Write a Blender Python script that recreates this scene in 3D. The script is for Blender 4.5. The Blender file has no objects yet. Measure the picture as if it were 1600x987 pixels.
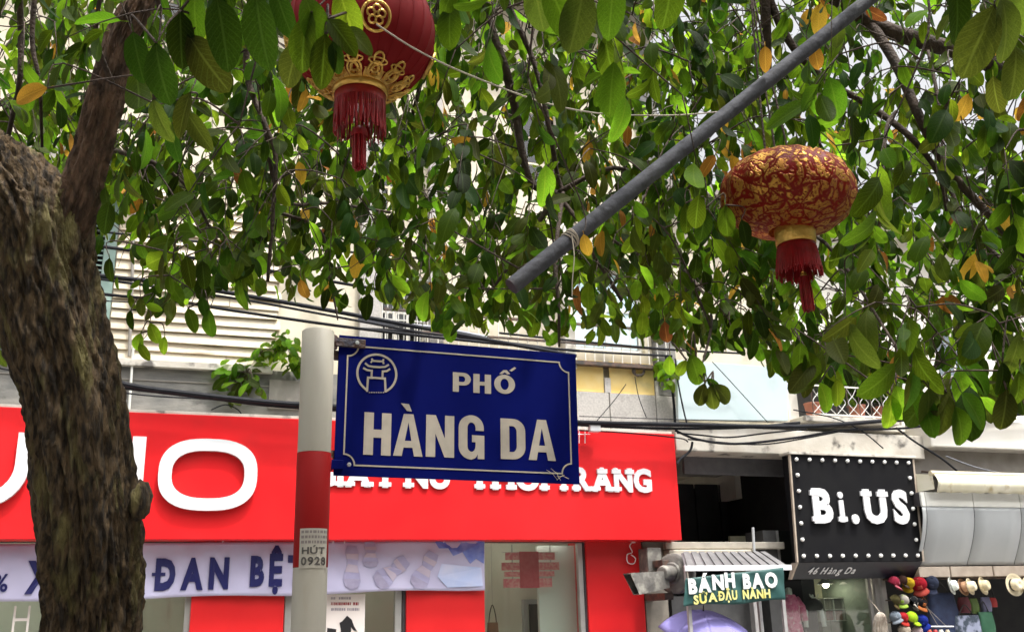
import bpy, math, random
import numpy as np
from mathutils import Vector, Matrix, noise as mnoise
R_ = math.radians
PI = math.pi
scene = bpy.context.scene
C = scene.collection
rng = random.Random(11)

# ------------------------------------------------------------------ camera
FPX = 1536.0
CAM = Vector((0, 0, 1.6))
PITCH, ROLL = 17.0, 1.5
RM = Matrix.Rotation(R_(90 + PITCH), 3, 'X') @ Matrix.Rotation(R_(-ROLL), 3, 'Z')
cam_d = bpy.data.cameras.new('camera'); cam = bpy.data.objects.new('camera', cam_d); C.objects.link(cam)
cam.matrix_world = Matrix.Translation(CAM) @ RM.to_4x4()
cam_d.sensor_width = 36; cam_d.lens = 36 * FPX / 1600; cam_d.clip_start = .05; cam_d.clip_end = 2000
cam_d.dof.use_dof = True; cam_d.dof.focus_distance = 3.0; cam_d.dof.aperture_fstop = 16
scene.camera = cam
# ------------------------------------------------------------------ world, sun, exposure
SUN_EL, SUN_AZ = 69.0, 134.0          # azimuth clockwise from +Y: the sun stands high behind the viewer's right shoulder
world = bpy.data.worlds.new("World"); scene.world = world; world.use_nodes = True
nt = world.node_tree; nt.nodes.clear()
wo = nt.nodes.new('ShaderNodeOutputWorld'); bg = nt.nodes.new('ShaderNodeBackground'); sk = nt.nodes.new('ShaderNodeTexSky')
sk.sky_type = 'NISHITA'; sk.sun_disc = False; sk.sun_elevation = R_(SUN_EL); sk.sun_rotation = R_(SUN_AZ)
sk.air_density = .8; sk.dust_density = 10.0; sk.ozone_density = .6; sk.altitude = 10
hz = nt.nodes.new('ShaderNodeHueSaturation'); hz.inputs['Saturation'].default_value = .12; hz.inputs['Value'].default_value = 2.0   # hazy white city sky
nt.links.new(sk.outputs[0], hz.inputs['Color']); nt.links.new(hz.outputs[0], bg.inputs[0]); nt.links.new(bg.outputs[0], wo.inputs[0]); bg.inputs[1].default_value = .15
sun_d = bpy.data.lights.new('sun', 'SUN'); sun = bpy.data.objects.new('sun', sun_d); C.objects.link(sun)
sun_d.energy = 3.1; sun_d.angle = R_(3); sun_d.color = (1, .95, .86)
sd = Vector((math.sin(R_(SUN_AZ)) * math.cos(R_(SUN_EL)), math.cos(R_(SUN_AZ)) * math.cos(R_(SUN_EL)), math.sin(R_(SUN_EL))))
sun.rotation_euler = sd.to_track_quat('Z', 'Y').to_euler(); sun.location = (0, 0, 30)
scene.view_settings.view_transform = 'Standard'; scene.view_settings.look = 'None'
scene.view_settings.gamma = 1; scene.view_settings.exposure = .26
scene.render.engine = 'CYCLES'
scene.cycles.max_bounces = 8; scene.cycles.transparent_max_bounces = 8
scene.cycles.use_denoising = True

# ------------------------------------------------------------------ frames: world and the street front
def ray(px, py): return RM @ Vector(((px - 800) / FPX, -(py - 493.5) / FPX, -1))
def W(px, py, d): return CAM + ray(px, py) * d
FA = R_(20); FU = Vector((math.cos(FA), math.sin(FA), 0)); FV = Vector((-math.sin(FA), math.cos(FA), 0)); FO = Vector((0, 12, 0))
def F(u, v, z): return FO + FU * u + FV * v + Vector((0, 0, z))
def P(px, py, out=0.0):
    "point of the street front (u, v, z) on the plane `out` metres before the wall"
    d = ray(px, py); t = ((FO - CAM).dot(FV) - out) / d.dot(FV); p = CAM + d * t - FO
    return Vector((p.dot(FU), -out, p.z))
def PU(px, py, out=0.0): return P(px, py, out).x
def PZ(px, py, out=0.0): return P(px, py, out).z

# ------------------------------------------------------------------ mesh builder
class G:
    def __init__(s): s.v = []; s.f = []
    def add(s, v, f):
        n = len(s.v); s.v += [tuple(p) for p in v]; s.f += [tuple(i + n for i in q) for q in f]; return s
    def box(s, x0, x1, y0, y1, z0, z1):
        return s.add([(x0,y0,z0),(x1,y0,z0),(x1,y1,z0),(x0,y1,z0),(x0,y0,z1),(x1,y0,z1),(x1,y1,z1),(x0,y1,z1)],
                     [(0,3,2,1),(4,5,6,7),(0,1,5,4),(1,2,6,5),(2,3,7,6),(3,0,4,7)])
    def hexa(s, p): return s.add(p, [(0,3,2,1),(4,5,6,7),(0,1,5,4),(1,2,6,5),(2,3,7,6),(3,0,4,7)])
    def tube(s, pts, r, n=8, cap=True):
        pts = [Vector(p) for p in pts]; m = len(pts); rs = r if hasattr(r, '__len__') else [r] * m
        up = Vector((0, 0, 1)); rings = []; prev = None
        for i, p in enumerate(pts):
            t = (pts[min(i + 1, m - 1)] - pts[max(i - 1, 0)]).normalized()
            if prev is None:
                a = t.cross(up); a = a if a.length > .05 else t.cross(Vector((0, 1, 0)))
            else: a = prev - t * prev.dot(t)
            a.normalize(); b = t.cross(a); prev = a
            rings.append([p + (a * math.cos(2*PI*k/n) + b * math.sin(2*PI*k/n)) * rs[i] for k in range(n)])
        v = [q for rg in rings for q in rg]
        f = [(i*n+k, i*n+(k+1) % n, (i+1)*n+(k+1) % n, (i+1)*n+k) for i in range(m-1) for k in range(n)]
        if cap: f += [tuple(range(n))[::-1], tuple((m-1)*n + k for k in range(n))]
        return s.add(v, f)
    def lathe(s, prof, n=32, M=None, rf=None):
        v = []; m = len(prof)
        for r, z in prof:
            for k in range(n):
                a = 2*PI*k/n; rr = r * (rf(a, z) if rf else 1); q = Vector((rr*math.cos(a), rr*math.sin(a), z))
                v.append(M @ q if M else q)
        f = [(i*n+k, i*n+(k+1) % n, (i+1)*n+(k+1) % n, (i+1)*n+k) for i in range(m-1) for k in range(n)]
        return s.add(v, f)
    def grid(s, nx, ny, fn):
        v = [fn(i / nx, j / ny) for j in range(ny + 1) for i in range(nx + 1)]
        return s.add(v, [(j*(nx+1)+i, j*(nx+1)+i+1, (j+1)*(nx+1)+i+1, (j+1)*(nx+1)+i) for j in range(ny) for i in range(nx)])
    def prism(s, o, y0, y1):
        "outline o of (x, z) points extruded from y0 to y1"
        n = len(o); v = [(x, y0, z) for x, z in o] + [(x, y1, z) for x, z in o]
        return s.add(v, [tuple(range(n)), tuple(range(2*n-1, n-1, -1))] + [(i, i+n, (i+1) % n + n, (i+1) % n) for i in range(n)])
BASE = {}
def obj(name, g, mat, parent=None, smooth=False, bevel=0, label=None, kind=None, solid=0, subd=0):
    b = BASE.get(parent.name, Vector((0, 0, 0))) if parent else Vector((0, 0, 0))
    me = bpy.data.meshes.new(name)
    me.from_pydata([(p[0]-b[0], p[1]-b[1], p[2]-b[2]) for p in g.v], [], g.f)
    for m in (mat if isinstance(mat, (list, tuple)) else [mat]): me.materials.append(m)
    if smooth: me.polygons.foreach_set('use_smooth', [True] * len(me.polygons))
    o = bpy.data.objects.new(name, me); C.objects.link(o)
    if parent: o.parent = parent; BASE[o.name] = b
    if solid: md = o.modifiers.new('s', 'SOLIDIFY'); md.thickness = solid; md.offset = 0
    if subd: md = o.modifiers.new('d', 'SUBSURF'); md.levels = md.render_levels = subd
    if bevel: md = o.modifiers.new('b', 'BEVEL'); md.width = bevel; md.segments = 2; md.limit_method = 'ANGLE'
    if label: o['label'] = label
    if kind: o['kind'] = kind
    return o
def inst(name, mesh, parent, loc=(0,0,0), rot=None, label=None):
    o = bpy.data.objects.new(name, mesh); C.objects.link(o); o.parent = parent; o.location = loc
    if rot is not None: o.rotation_euler = rot
    if label: o['label'] = label
    return o
def thing(name, label, cat, loc=(0,0,0), rot=(0,0,0), group=None):
    o = bpy.data.objects.new(name, None); C.objects.link(o); o.empty_display_size = .1
    o.location = loc; o.rotation_euler = rot; o['label'] = label; o['category'] = cat
    if group: o['group'] = group
    return o
def ft(name, label, cat, base, group=None):
    "a thing whose parts are written in street-front coordinates (u, v, z)"
    o = thing(name, label, cat, F(*base), (0, 0, FA), group); BASE[o.name] = Vector(base); return o
def wt(name, label, cat, base, group=None):
    "a thing whose parts are written in world coordinates"
    o = thing(name, label, cat, base, (0, 0, 0), group); BASE[o.name] = Vector(base); return o
def smooth_path(pts, k=6):
    pts = [Vector(p) for p in pts]; out = []
    for i in range(len(pts) - 1):
        p0 = pts[max(i-1, 0)]; p1 = pts[i]; p2 = pts[i+1]; p3 = pts[min(i+2, len(pts)-1)]
        for j in range(k):
            t = j / k
            out.append(.5 * ((2*p1) + (p2-p0)*t + (2*p0-5*p1+4*p2-p3)*t*t + (3*p1-p0-3*p2+p3)*t*t*t))
    return out + [pts[-1]]

# ------------------------------------------------------------------ materials
def mat(name, c1, c2=None, scale=6., rough=.6, bump=0., metal=0., stretch=(1,1,1), detail=6, lo=.35, hi=.65,
        c3=None, s3=2., lo3=.55, hi3=.7, spec=.5, bscale=None, coat=0, emit=None, es=0):
    m = bpy.data.materials.new(name); m.use_nodes = True; n = m.node_tree; b = n.nodes['Principled BSDF']
    b.inputs['Roughness'].default_value = rough; b.inputs['Metallic'].default_value = metal
    b.inputs['Specular IOR Level'].default_value = spec; b.inputs['Coat Weight'].default_value = coat
    b.inputs['Base Color'].default_value = (*c1, 1)
    tc = n.nodes.new('ShaderNodeTexCoord'); mp = n.nodes.new('ShaderNodeMapping'); mp.inputs['Scale'].default_value = stretch
    n.links.new(tc.outputs['Object'], mp.inputs[0])
    def nz(sc, det=detail):
        t = n.nodes.new('ShaderNodeTexNoise'); t.inputs['Scale'].default_value = sc; t.inputs['Detail'].default_value = det
        n.links.new(mp.outputs[0], t.inputs[0]); return t
    def mix(a, bb, f, l, h):
        r = n.nodes.new('ShaderNodeMapRange'); r.inputs[1].default_value = l; r.inputs[2].default_value = h
        n.links.new(f, r.inputs[0]); x = n.nodes.new('ShaderNodeMix'); x.data_type = 'RGBA'
        n.links.new(r.outputs[0], x.inputs[0])
        if isinstance(a, tuple): x.inputs[6].default_value = (*a, 1)
        else: n.links.new(a, x.inputs[6])
        x.inputs[7].default_value = (*bb, 1); return x.outputs[2]
    col = None
    if c2:
        col = mix(tuple(c1), c2, nz(scale).outputs[0], lo, hi)
        if c3: col = mix(col, c3, nz(s3, 8).outputs[0], lo3, hi3)
        n.links.new(col, b.inputs['Base Color'])
    if bump:
        t = nz(bscale or scale * 3, 8); bp = n.nodes.new('ShaderNodeBump'); bp.inputs['Strength'].default_value = bump
        bp.inputs['Distance'].default_value = .02; n.links.new(t.outputs[0], bp.inputs['Height']); n.links.new(bp.outputs[0], b.inputs['Normal'])
    if emit: b.inputs['Emission Color'].default_value = (*emit, 1); b.inputs['Emission Strength'].default_value = es
    return m
def leafmat(name, c, tr, k=.4, veins=.35):
    m = bpy.data.materials.new(name); m.use_nodes = True; n = m.node_tree; b = n.nodes['Principled BSDF']; L = n.links.new
    out = n.nodes['Material Output']; b.inputs['Roughness'].default_value = .55; b.inputs['Specular IOR Level'].default_value = .06
    geo = n.nodes.new('ShaderNodeNewGeometry'); oi = n.nodes.new('ShaderNodeObjectInfo')
    ad = n.nodes.new('ShaderNodeMath'); ad.operation = 'ADD'; L(geo.outputs['Random Per Island'], ad.inputs[0]); L(oi.outputs['Random'], ad.inputs[1])
    fr = n.nodes.new('ShaderNodeMath'); fr.operation = 'FRACT'; L(ad.outputs[0], fr.inputs[0])
    mr = n.nodes.new('ShaderNodeMapRange'); mr.inputs[3].default_value = .55; mr.inputs[4].default_value = 1.45; L(fr.outputs[0], mr.inputs[0])
    # veins from the UV map: a pale midrib and slanting side veins
    uv = n.nodes.new('ShaderNodeUVMap'); sp = n.nodes.new('ShaderNodeSeparateXYZ'); L(uv.outputs[0], sp.inputs[0])
    su = n.nodes.new('ShaderNodeMath'); su.operation = 'SUBTRACT'; L(sp.outputs[0], su.inputs[0]); su.inputs[1].default_value = .5
    ab = n.nodes.new('ShaderNodeMath'); ab.operation = 'ABSOLUTE'; L(su.outputs[0], ab.inputs[0])
    m1 = n.nodes.new('ShaderNodeMapRange'); m1.inputs[1].default_value = .015; m1.inputs[2].default_value = .05; m1.inputs[3].default_value = 1; m1.inputs[4].default_value = 0; L(ab.outputs[0], m1.inputs[0])
    ma = n.nodes.new('ShaderNodeMath'); ma.operation = 'MULTIPLY_ADD'; L(ab.outputs[0], ma.inputs[0]); ma.inputs[1].default_value = -.55; L(sp.outputs[1], ma.inputs[2])
    mu = n.nodes.new('ShaderNodeMath'); mu.operation = 'MULTIPLY'; L(ma.outputs[0], mu.inputs[0]); mu.inputs[1].default_value = 60
    sn = n.nodes.new('ShaderNodeMath'); sn.operation = 'SINE'; L(mu.outputs[0], sn.inputs[0])
    m2 = n.nodes.new('ShaderNodeMapRange'); m2.inputs[1].default_value = .75; m2.inputs[2].default_value = 1; m2.inputs[3].default_value = 0; m2.inputs[4].default_value = .45; L(sn.outputs[0], m2.inputs[0])
    mx = n.nodes.new('ShaderNodeMath'); mx.operation = 'MAXIMUM'; L(m1.outputs[0], mx.inputs[0]); L(m2.outputs[0], mx.inputs[1])
    mv = n.nodes.new('ShaderNodeMath'); mv.operation = 'MULTIPLY'; L(mx.outputs[0], mv.inputs[0]); mv.inputs[1].default_value = veins
    tcn = n.nodes.new('ShaderNodeTexCoord'); nzn = n.nodes.new('ShaderNodeTexNoise'); nzn.inputs['Scale'].default_value = 45; L(tcn.outputs['Object'], nzn.inputs[0])
    nr = n.nodes.new('ShaderNodeMapRange'); nr.inputs[1].default_value = .35; nr.inputs[2].default_value = .7; nr.inputs[3].default_value = .8; nr.inputs[4].default_value = 1.2; L(nzn.outputs[0], nr.inputs[0])
    mt = n.nodes.new('ShaderNodeMath'); mt.operation = 'MULTIPLY'; L(mr.outputs[0], mt.inputs[0]); L(nr.outputs[0], mt.inputs[1])
    def shade(col):
        h = n.nodes.new('ShaderNodeHueSaturation'); h.inputs['Color'].default_value = (*col, 1); L(mt.outputs[0], h.inputs['Value'])
        hr = n.nodes.new('ShaderNodeMapRange'); hr.inputs[3].default_value = .475; hr.inputs[4].default_value = .52; L(fr.outputs[0], hr.inputs[0]); L(hr.outputs[0], h.inputs['Hue'])
        x = n.nodes.new('ShaderNodeMix'); x.data_type = 'RGBA'; L(mv.outputs[0], x.inputs[0]); L(h.outputs[0], x.inputs[6])
        x.inputs[7].default_value = (min(1, col[0]*2.2+.04), min(1, col[1]*2+.05), min(1, col[2]*2+.02), 1); return x.outputs[2]
    L(shade(c), b.inputs['Base Color'])
    t = n.nodes.new('ShaderNodeBsdfTranslucent'); L(shade(tr), t.inputs[0])
    ms = n.nodes.new('ShaderNodeMixShader'); ms.inputs[0].default_value = k; L(b.outputs[0], ms.inputs[1]); L(t.outputs[0], ms.inputs[2]); L(ms.outputs[0], out.inputs[0])
    bp = n.nodes.new('ShaderNodeBump'); bp.inputs['Strength'].default_value = .25; bp.inputs['Distance'].default_value = .004; L(mx.outputs[0], bp.inputs['Height']); L(bp.outputs[0], b.inputs['Normal'])
    return m
M = {}
M['asphalt'] = mat('asphalt', (.05,.05,.052), (.08,.08,.08), 20, .85, .4)
M['paving'] = mat('paving', (.22,.2,.18), (.3,.28,.25), 8, .8, .3)
M['kerb'] = mat('kerb_stone', (.35,.34,.32), (.25,.24,.22), 10, .8, .2)
M['plaster'] = mat('cream_plaster', (.56,.5,.38), (.66,.6,.48), 2.2, .85, .15, c3=(.3,.27,.21), s3=1.6, lo3=.5, hi3=.72)
M['plaster_y'] = mat('yellow_plaster', (.78,.54,.16), (.8,.62,.28), 3, .85, .15, c3=(.5,.4,.22), s3=2.2, lo3=.58, hi3=.72)
M['plaster_w'] = mat('white_plaster', (.68,.65,.58), (.74,.71,.65), 2, .85, .12, c3=(.5,.46,.4), s3=1.6, lo3=.6, hi3=.8)
M['concrete'] = mat('stained_concrete', (.24,.23,.21), (.13,.13,.125), 2.4, .9, .5, stretch=(1,1,2.2), c3=(.04,.04,.038), s3=3.2, lo3=.55, hi3=.72)
M['stained_white'] = mat('stained_white', (.58,.55,.49), (.46,.42,.36), 3, .85, .4, c3=(.12,.11,.1), s3=4.5, lo3=.57, hi3=.68)
M['stucco'] = mat('speckled_stucco', (.5,.47,.44), (.38,.36,.34), 40, .9, .4, c3=(.3,.28,.26), s3=5, lo3=.55, hi3=.75)
M['plank'] = mat('painted_plank', (.56,.48,.35), (.66,.59,.46), 3, .75, .3, stretch=(.6,1,6), c3=(.35,.28,.2), s3=4, lo3=.6, hi3=.75)
M['plank_b'] = mat('weathered_plank', (.6,.5,.36), (.7,.62,.5), 3, .8, .3, stretch=(.6,1,6), c3=(.3,.24,.17), s3=4, lo3=.55, hi3=.7)
M['shutter'] = mat('green_shutter', (.2,.3,.26), (.26,.36,.32), 6, .6, .2, c3=(.35,.36,.3), s3=8)
M['red_panel'] = mat('red_panel', (.62,.007,.011), (.68,.014,.018), .7, .45, .04, spec=.25, c3=(.52,.012,.014), s3=3, lo3=.5, hi3=.85)
M['red_wall'] = mat('red_wall', (.52,.006,.009), (.58,.01,.012), 2, .4, .02)
M['letter_white'] = mat('letter_white', (.72,.72,.74), rough=.35)
M['letter_side'] = M['letter_white']
M['dark_trim'] = mat('dark_trim', (.03,.025,.028), (.05,.045,.05), 8, .5)
M['alu'] = mat('aluminium', (.42,.41,.4), (.5,.49,.47), 5, .4, metal=.6)
M['glass'] = None
M['interior'] = mat('shop_wall', (.74,.72,.6), (.78,.76,.66), 1.2, .7)
M['interior_w'] = mat('shop_white', (.62,.64,.6), (.68,.69,.66), 1.2, .7)
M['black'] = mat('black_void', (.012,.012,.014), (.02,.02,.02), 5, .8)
M['grey_soft'] = mat('soffit', (.22,.2,.18), (.3,.28,.25), 3, .85, .2)
M['cable'] = mat('cable', (.008,.009,.013), (.015,.016,.02), 12, .7, spec=.2)
M['cable_grey'] = mat('grey_cable', (.16,.17,.2), (.22,.23,.26), 12, .5)
M['iron'] = mat('iron', (.04,.035,.03), (.12,.07,.05), 14, .6, .2)
M['pale_board'] = mat('pale_board', (.42,.52,.54), (.48,.57,.58), 1.4, .6, .03, c3=(.36,.43,.43), s3=2.5, lo3=.6, hi3=.8)
M['pole_white'] = mat('pole_white', (.43,.405,.35), (.39,.365,.31), 4, .55, .05, stretch=(3,3,.7), c3=(.38,.33,.26), s3=6, lo3=.62, hi3=.8)
M['pole_red'] = mat('pole_red', (.26,.006,.007), (.31,.01,.01), 5, .6, .05, c3=(.2,.012,.01), s3=6, lo3=.6, hi3=.75, spec=.15)
M['blue'] = mat('sign_blue', (.0005,.0028,.082), (.0007,.004,.098), 3, .6, .02, spec=.06)
M['sign_print'] = mat('sign_print', (.44,.39,.33), (.38,.34,.29), 30, .5)
M['rust'] = mat('rusty_iron', (.03,.03,.05), (.1,.05,.03), 40, .7, .4)
M['bark'] = mat('bark', (.02,.013,.007), (.115,.075,.038), 40, .95, 1., stretch=(1.4,1.4,.3), c3=(.17,.145,.055), s3=9, lo3=.54, hi3=.66, bscale=75, lo=.4, hi=.62)
M['branch_bark'] = mat('branch_bark', (.05,.03,.02), (.17,.1,.065), 30, .95, .9, stretch=(1.4,1.4,.35), bscale=70)
M['twig'] = mat('twig_bark', (.035,.022,.016), (.07,.045,.032), 30, .85, .5)
M['steel_pole'] = mat('steel_pole', (.055,.057,.068), (.082,.084,.098), 14, .75, .3, spec=.2, c3=(.045,.045,.05), s3=30)
M['lantern_red'] = mat('lantern_red', (.17,.002,.004), (.2,.003,.006), 6, .65, .05, spec=.2)
M['gold'] = mat('gold_trim', (.62,.36,.08), (.75,.5,.14), 30, .3, .2, metal=.75)
M['fringe'] = mat('red_fringe', (.22,.005,.008), (.34,.008,.014), 50, .45)
M['string'] = mat('string', (.35,.3,.25), (.42,.38,.3), 30, .8)
M['purple'] = mat('umbrella_cloth', (.2,.18,.42), (.23,.21,.46), 3, .8, .05, spec=.1)
M['straw'] = mat('straw', (.68,.58,.38), (.76,.68,.5), 60, .8, .4)
M['green_cloth'] = mat('green_cloth', (.015,.065,.06), (.02,.085,.08), 4, .6, .1)
M['banner'] = mat('banner_cloth', (.44,.42,.6), (.5,.48,.66), 1.6, .55, .1)
M['navy'] = mat('navy_print', (.006,.007,.09), rough=.5)
M['tin'] = mat('tin_roof', (.1,.098,.1), (.15,.145,.148), 6, .6, .1)
M['cove'] = mat('grey_cladding', (.42,.44,.45), (.46,.48,.49), 2, .4, .02)
M['cove_top'] = mat('pale_cladding', (.6,.6,.56), (.66,.66,.62), 2, .5)
M['canvas'] = mat('canvas', (.72,.68,.5), (.8,.76,.62), 3, .8, .1, c3=(.5,.42,.25), s3=6, lo3=.58, hi3=.72)
M['black_panel'] = mat('black_panel', (.008,.008,.01), (.012,.012,.013), 3, .7, spec=.1)
M['wood_trim'] = mat('wood_trim', (.42,.34,.27), (.5,.42,.34), 8, .6, .1)
def glass():
    m = bpy.data.materials.new('shop_glass'); m.use_nodes = True; n = m.node_tree; n.nodes.remove(n.nodes['Principled BSDF'])
    g = n.nodes.new('ShaderNodeBsdfGlossy'); g.inputs['Roughness'].default_value = .03; t = n.nodes.new('ShaderNodeBsdfTransparent'); t.inputs[0].default_value = (.86,.9,.87,1)
    fr = n.nodes.new('ShaderNodeFresnel'); fr.inputs[0].default_value = 2.0
    ge = n.nodes.new('ShaderNodeNewGeometry'); iv = n.nodes.new('ShaderNodeMath'); iv.operation = 'SUBTRACT'; iv.inputs[0].default_value = 1; n.links.new(ge.outputs['Backfacing'], iv.inputs[1]); mm = n.nodes.new('ShaderNodeMath'); mm.operation = 'MULTIPLY'; n.links.new(fr.outputs[0], mm.inputs[0]); n.links.new(iv.outputs[0], mm.inputs[1])
    ms = n.nodes.new('ShaderNodeMixShader'); n.links.new(mm.outputs[0], ms.inputs[0]); n.links.new(t.outputs[0], ms.inputs[1]); n.links.new(g.outputs[0], ms.inputs[2])
    n.links.new(ms.outputs[0], n.nodes['Material Output'].inputs[0]); return m
M['glass'] = glass()
def plain(name, c, rough=.6, **k):
    if name not in M: M[name] = mat(name, c, tuple(min(1, x * 1.25 + .004) for x in c), 9, rough, .1, **k)
    return M[name]

# ------------------------------------------------------------------ lettering
_gc = {}
def mesh_of_curve(cu):
    o = bpy.data.objects.new('tmp', cu); C.objects.link(o)
    dg = bpy.context.evaluated_depsgraph_get(); dg.update()
    me = bpy.data.meshes.new_from_object(o.evaluated_get(dg))
    v = [tuple(p.co) for p in me.vertices]; f = [tuple(p.vertices) for p in me.polygons]
    bpy.data.objects.remove(o); bpy.data.curves.remove(cu); bpy.data.meshes.remove(me)
    return v, f
def glyph(ch, bold=.03, shear=0):
    k = (ch, bold, shear)
    if k not in _gc:
        cu = bpy.data.curves.new('t', 'FONT'); cu.body = ch; cu.offset = bold; cu.extrude = .5; cu.resolution_u = 3; cu.shear = shear
        _gc[k] = mesh_of_curve(cu)
    return _gc[k]
def outline_glyph(key, outlines):
    k = ('o', key)
    if k not in _gc:
        cu = bpy.data.curves.new('t', 'CURVE'); cu.dimensions = '2D'; cu.fill_mode = 'BOTH'; cu.extrude = .5
        for o in outlines:
            s = cu.splines.new('POLY'); s.points.add(len(o) - 1); s.use_cyclic_u = True
            for i, (x, y) in enumerate(o): s.points[i].co = (x, y, 0, 1)
        _gc[k] = mesh_of_curve(cu)
    return _gc[k]
CAPH = max(p[1] for p in glyph('H', 0)[0]) - min(p[1] for p in glyph('H', 0)[0])
FEET = {'A': 'lLrLcT', 'N': 'lLlTrT', 'I': 'cLcT', 'T': 'cL', 'R': 'lLlTrL', 'H': 'lLlTrLrT', 'Y': 'cLlTrT', 'U': 'lTrT', 'Ư': 'lTrT', 'B': 'lLlT', 'À': 'lLrL', 'i': 'cL'}
def text(s, x0, x1, zb, caph, v, thick, matl, parent, bold=.03, name='letter', each=True, fn=None, slab=0, gap=.1, space=.3, shear=0, kind=None, slope=0.):
    """letters of s between x0 and x1, baseline zb, standing `thick` proud of the plane y = v (toward -y)"""
    gl = []; tot = 0
    for ch in s:
        if ch == ' ': gl.append(None); tot += space; continue
        bar = ch == 'Đ'; ch = 'D' if bar else ch
        vv, ff = glyph(ch, bold if ch != 'i' else bold*.45, shear); a = min(p[0] for p in vv); b = max(p[0] for p in vv)
        gl.append((vv, ff, a, b - a, 'Đ' if bar else ch)); tot += b - a + gap
    tot -= gap; sx = (x1 - x0) / tot; sz = caph / CAPH; x = x0; tg = G(); out = []
    for q in gl:
        if q is None: x += space * sx; continue
        vv, ff, a, w, ch = q; g = G()
        g.add([(x + (p[0]-a)*sx, v - thick*(.5 - p[2]), zb + p[1]*sz) for p in vv], ff)
        if ch == 'Đ': g.box(x - w*sx*.16, x + w*sx*.5, v - thick - .0015, v, zb + caph*.45, zb + caph*.57)
        if slab:
            e = w * sx; code = FEET.get(ch, ''); th = caph * slab; sw = e * .24 if ch not in 'Ii' else e * .85
            for i in range(0, len(code), 2):
                cx = x + {'l': e*.14, 'c': e*.5, 'r': e*.86, 't': e*.5}[code[i]]; zz = zb if code[i+1] == 'L' else zb + caph - th
                g.box(cx - sw, cx + sw, v - thick - .003 - .001*i, v, zz - .002*(i+1), zz + th)
        ang = slope * (x - x0)
        g.v = [(p[0], p[1], p[2] + ang) for p in g.v]
        if fn: g.v = [(p[0], p[1] + fn(p[0], p[2]), p[2]) for p in g.v]
        if each: out.append(obj(name, g, matl, parent))
        else: tg.add(g.v, g.f)
        x += (w + gap) * sx
    if not each: out.append(obj(name, tg, matl, parent, kind=kind))
    return out
def stroke_outline(pts, w, closed=False):
    "outline(s) of a stroke of width w with mitred joints"
    pts = [Vector(p).to_2d() for p in pts]; n = len(pts); L_, R2 = [], []
    for i in range(n):
        if closed: a = pts[i-1]; b = pts[(i+1) % n]
        else: a = pts[max(i-1, 0)]; b = pts[min(i+1, n-1)]
        d1 = (pts[i] - a).normalized() if (pts[i]-a).length > 1e-6 else (b - pts[i]).normalized()
        d2 = (b - pts[i]).normalized() if (b-pts[i]).length > 1e-6 else d1
        t = (d1 + d2).normalized(); nn = Vector((-t.y, t.x)); c = max(.35, nn.dot(Vector((-d1.y, d1.x))))
        L_.append(tuple(pts[i] + nn * (w/2/c))); R2.append(tuple(pts[i] - nn * (w/2/c)))
    return [L_, R2] if closed else [L_ + R2[::-1]]
# ------------------------------------------------------------------ ground, road, pavements
def sheet(name, u0, u1, v0, v1, z, m, th=None):
    g = G(); z0 = z - (th or .0)
    if th: 
        c = [F(u0,v0,z0),F(u1,v0,z0),F(u1,v1,z0),F(u0,v1,z0),F(u0,v0,z),F(u1,v0,z),F(u1,v1,z),F(u0,v1,z)]; g.hexa(c)
    else: g.add([F(u0,v0,z),F(u1,v0,z),F(u1,v1,z),F(u0,v1,z)], [(0,1,2,3)])
    return obj(name, g, m, kind='structure')
sheet('ground', -600, 600, -600, 600, -.02, M['paving'])
sheet('road', -120, 120, -9.6, -2.2, -.016, M['asphalt'])
sheet('pavement', -60, 60, -2.05, 6, .12, M['paving'], .16)
sheet('kerb', -60, 60, -2.2, -2.052, .115, M['kerb'], .16)
sheet('near_pavement', -60, 60, -22, -9.752, .12, M['paving'], .16)
sheet('near_kerb', -60, 60, -9.75, -9.6, .115, M['kerb'], .16)

def wall_grid(g, u0, u1, z0, z1, v0, v1, holes):
    us = sorted({u0, u1} | {h[i] for h in holes for i in (0, 1) if u0 < h[i] < u1}); zs = sorted({z0, z1} | {h[i] for h in holes for i in (2, 3) if z0 < h[i] < z1})
    for a, b in zip(us, us[1:]):
        run = None
        for c, d in zip(zs, zs[1:]):
            inside = any(h[0] <= (a+b)/2 <= h[1] and h[2] <= (c+d)/2 <= h[3] for h in holes)
            if inside:
                if run: g.box(a, b, v0, v1, run[0], run[1]); run = None
            else: run = (run[0], d) if run else (c, d)
        if run: g.box(a, b, v0, v1, run[0], run[1])
    return g
def hole(px0, px1, py0, py1, out=0):
    a = P(px0, (py0+py1)/2, out).x; b = P(px1, (py0+py1)/2, out).x; xm = (px0+px1)/2
    return (a, b, P(xm, py1, out).z, P(xm, py0, out).z)

# ------------------------------------------------------------------ house above the shoe shop
ZS = 3.76                                   # top of the red fascia
uL, uR = -9.5, PU(1056, 650)
hA = ft('house', 'old two tone house with clapboard front and green shutter above the red shop', 'house', (-3, 0, 0))
zA1 = PZ(300, 573)
h_win = hole(592, 668, 432, 540); h_blue = hole(894, 1004, 418, 548); h_sh = hole(120, 180, 308, 512); h_l = hole(-60, 30, 470, 600)
h_up = [hole(236, 330, -70, 70), hole(560, 660, 180, 330), hole(800, 900, 130, 300)]
zT = 9.9
uc0, uc1 = PU(180, 430), PU(432, 540)
g = G(); wall_grid(g, uL, uR, zA1, zT, 0, .25, [h_win, h_blue, h_sh, h_l] + h_up); obj('wall', g, M['plaster'], hA)
g = G(); g.box(uL, uR, .25, 7, zA1, zT - .01); 
obj('house_body', G().box(uL, uR, .9, 7, 2.6, zT - .02), M['plaster'], hA)
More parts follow.
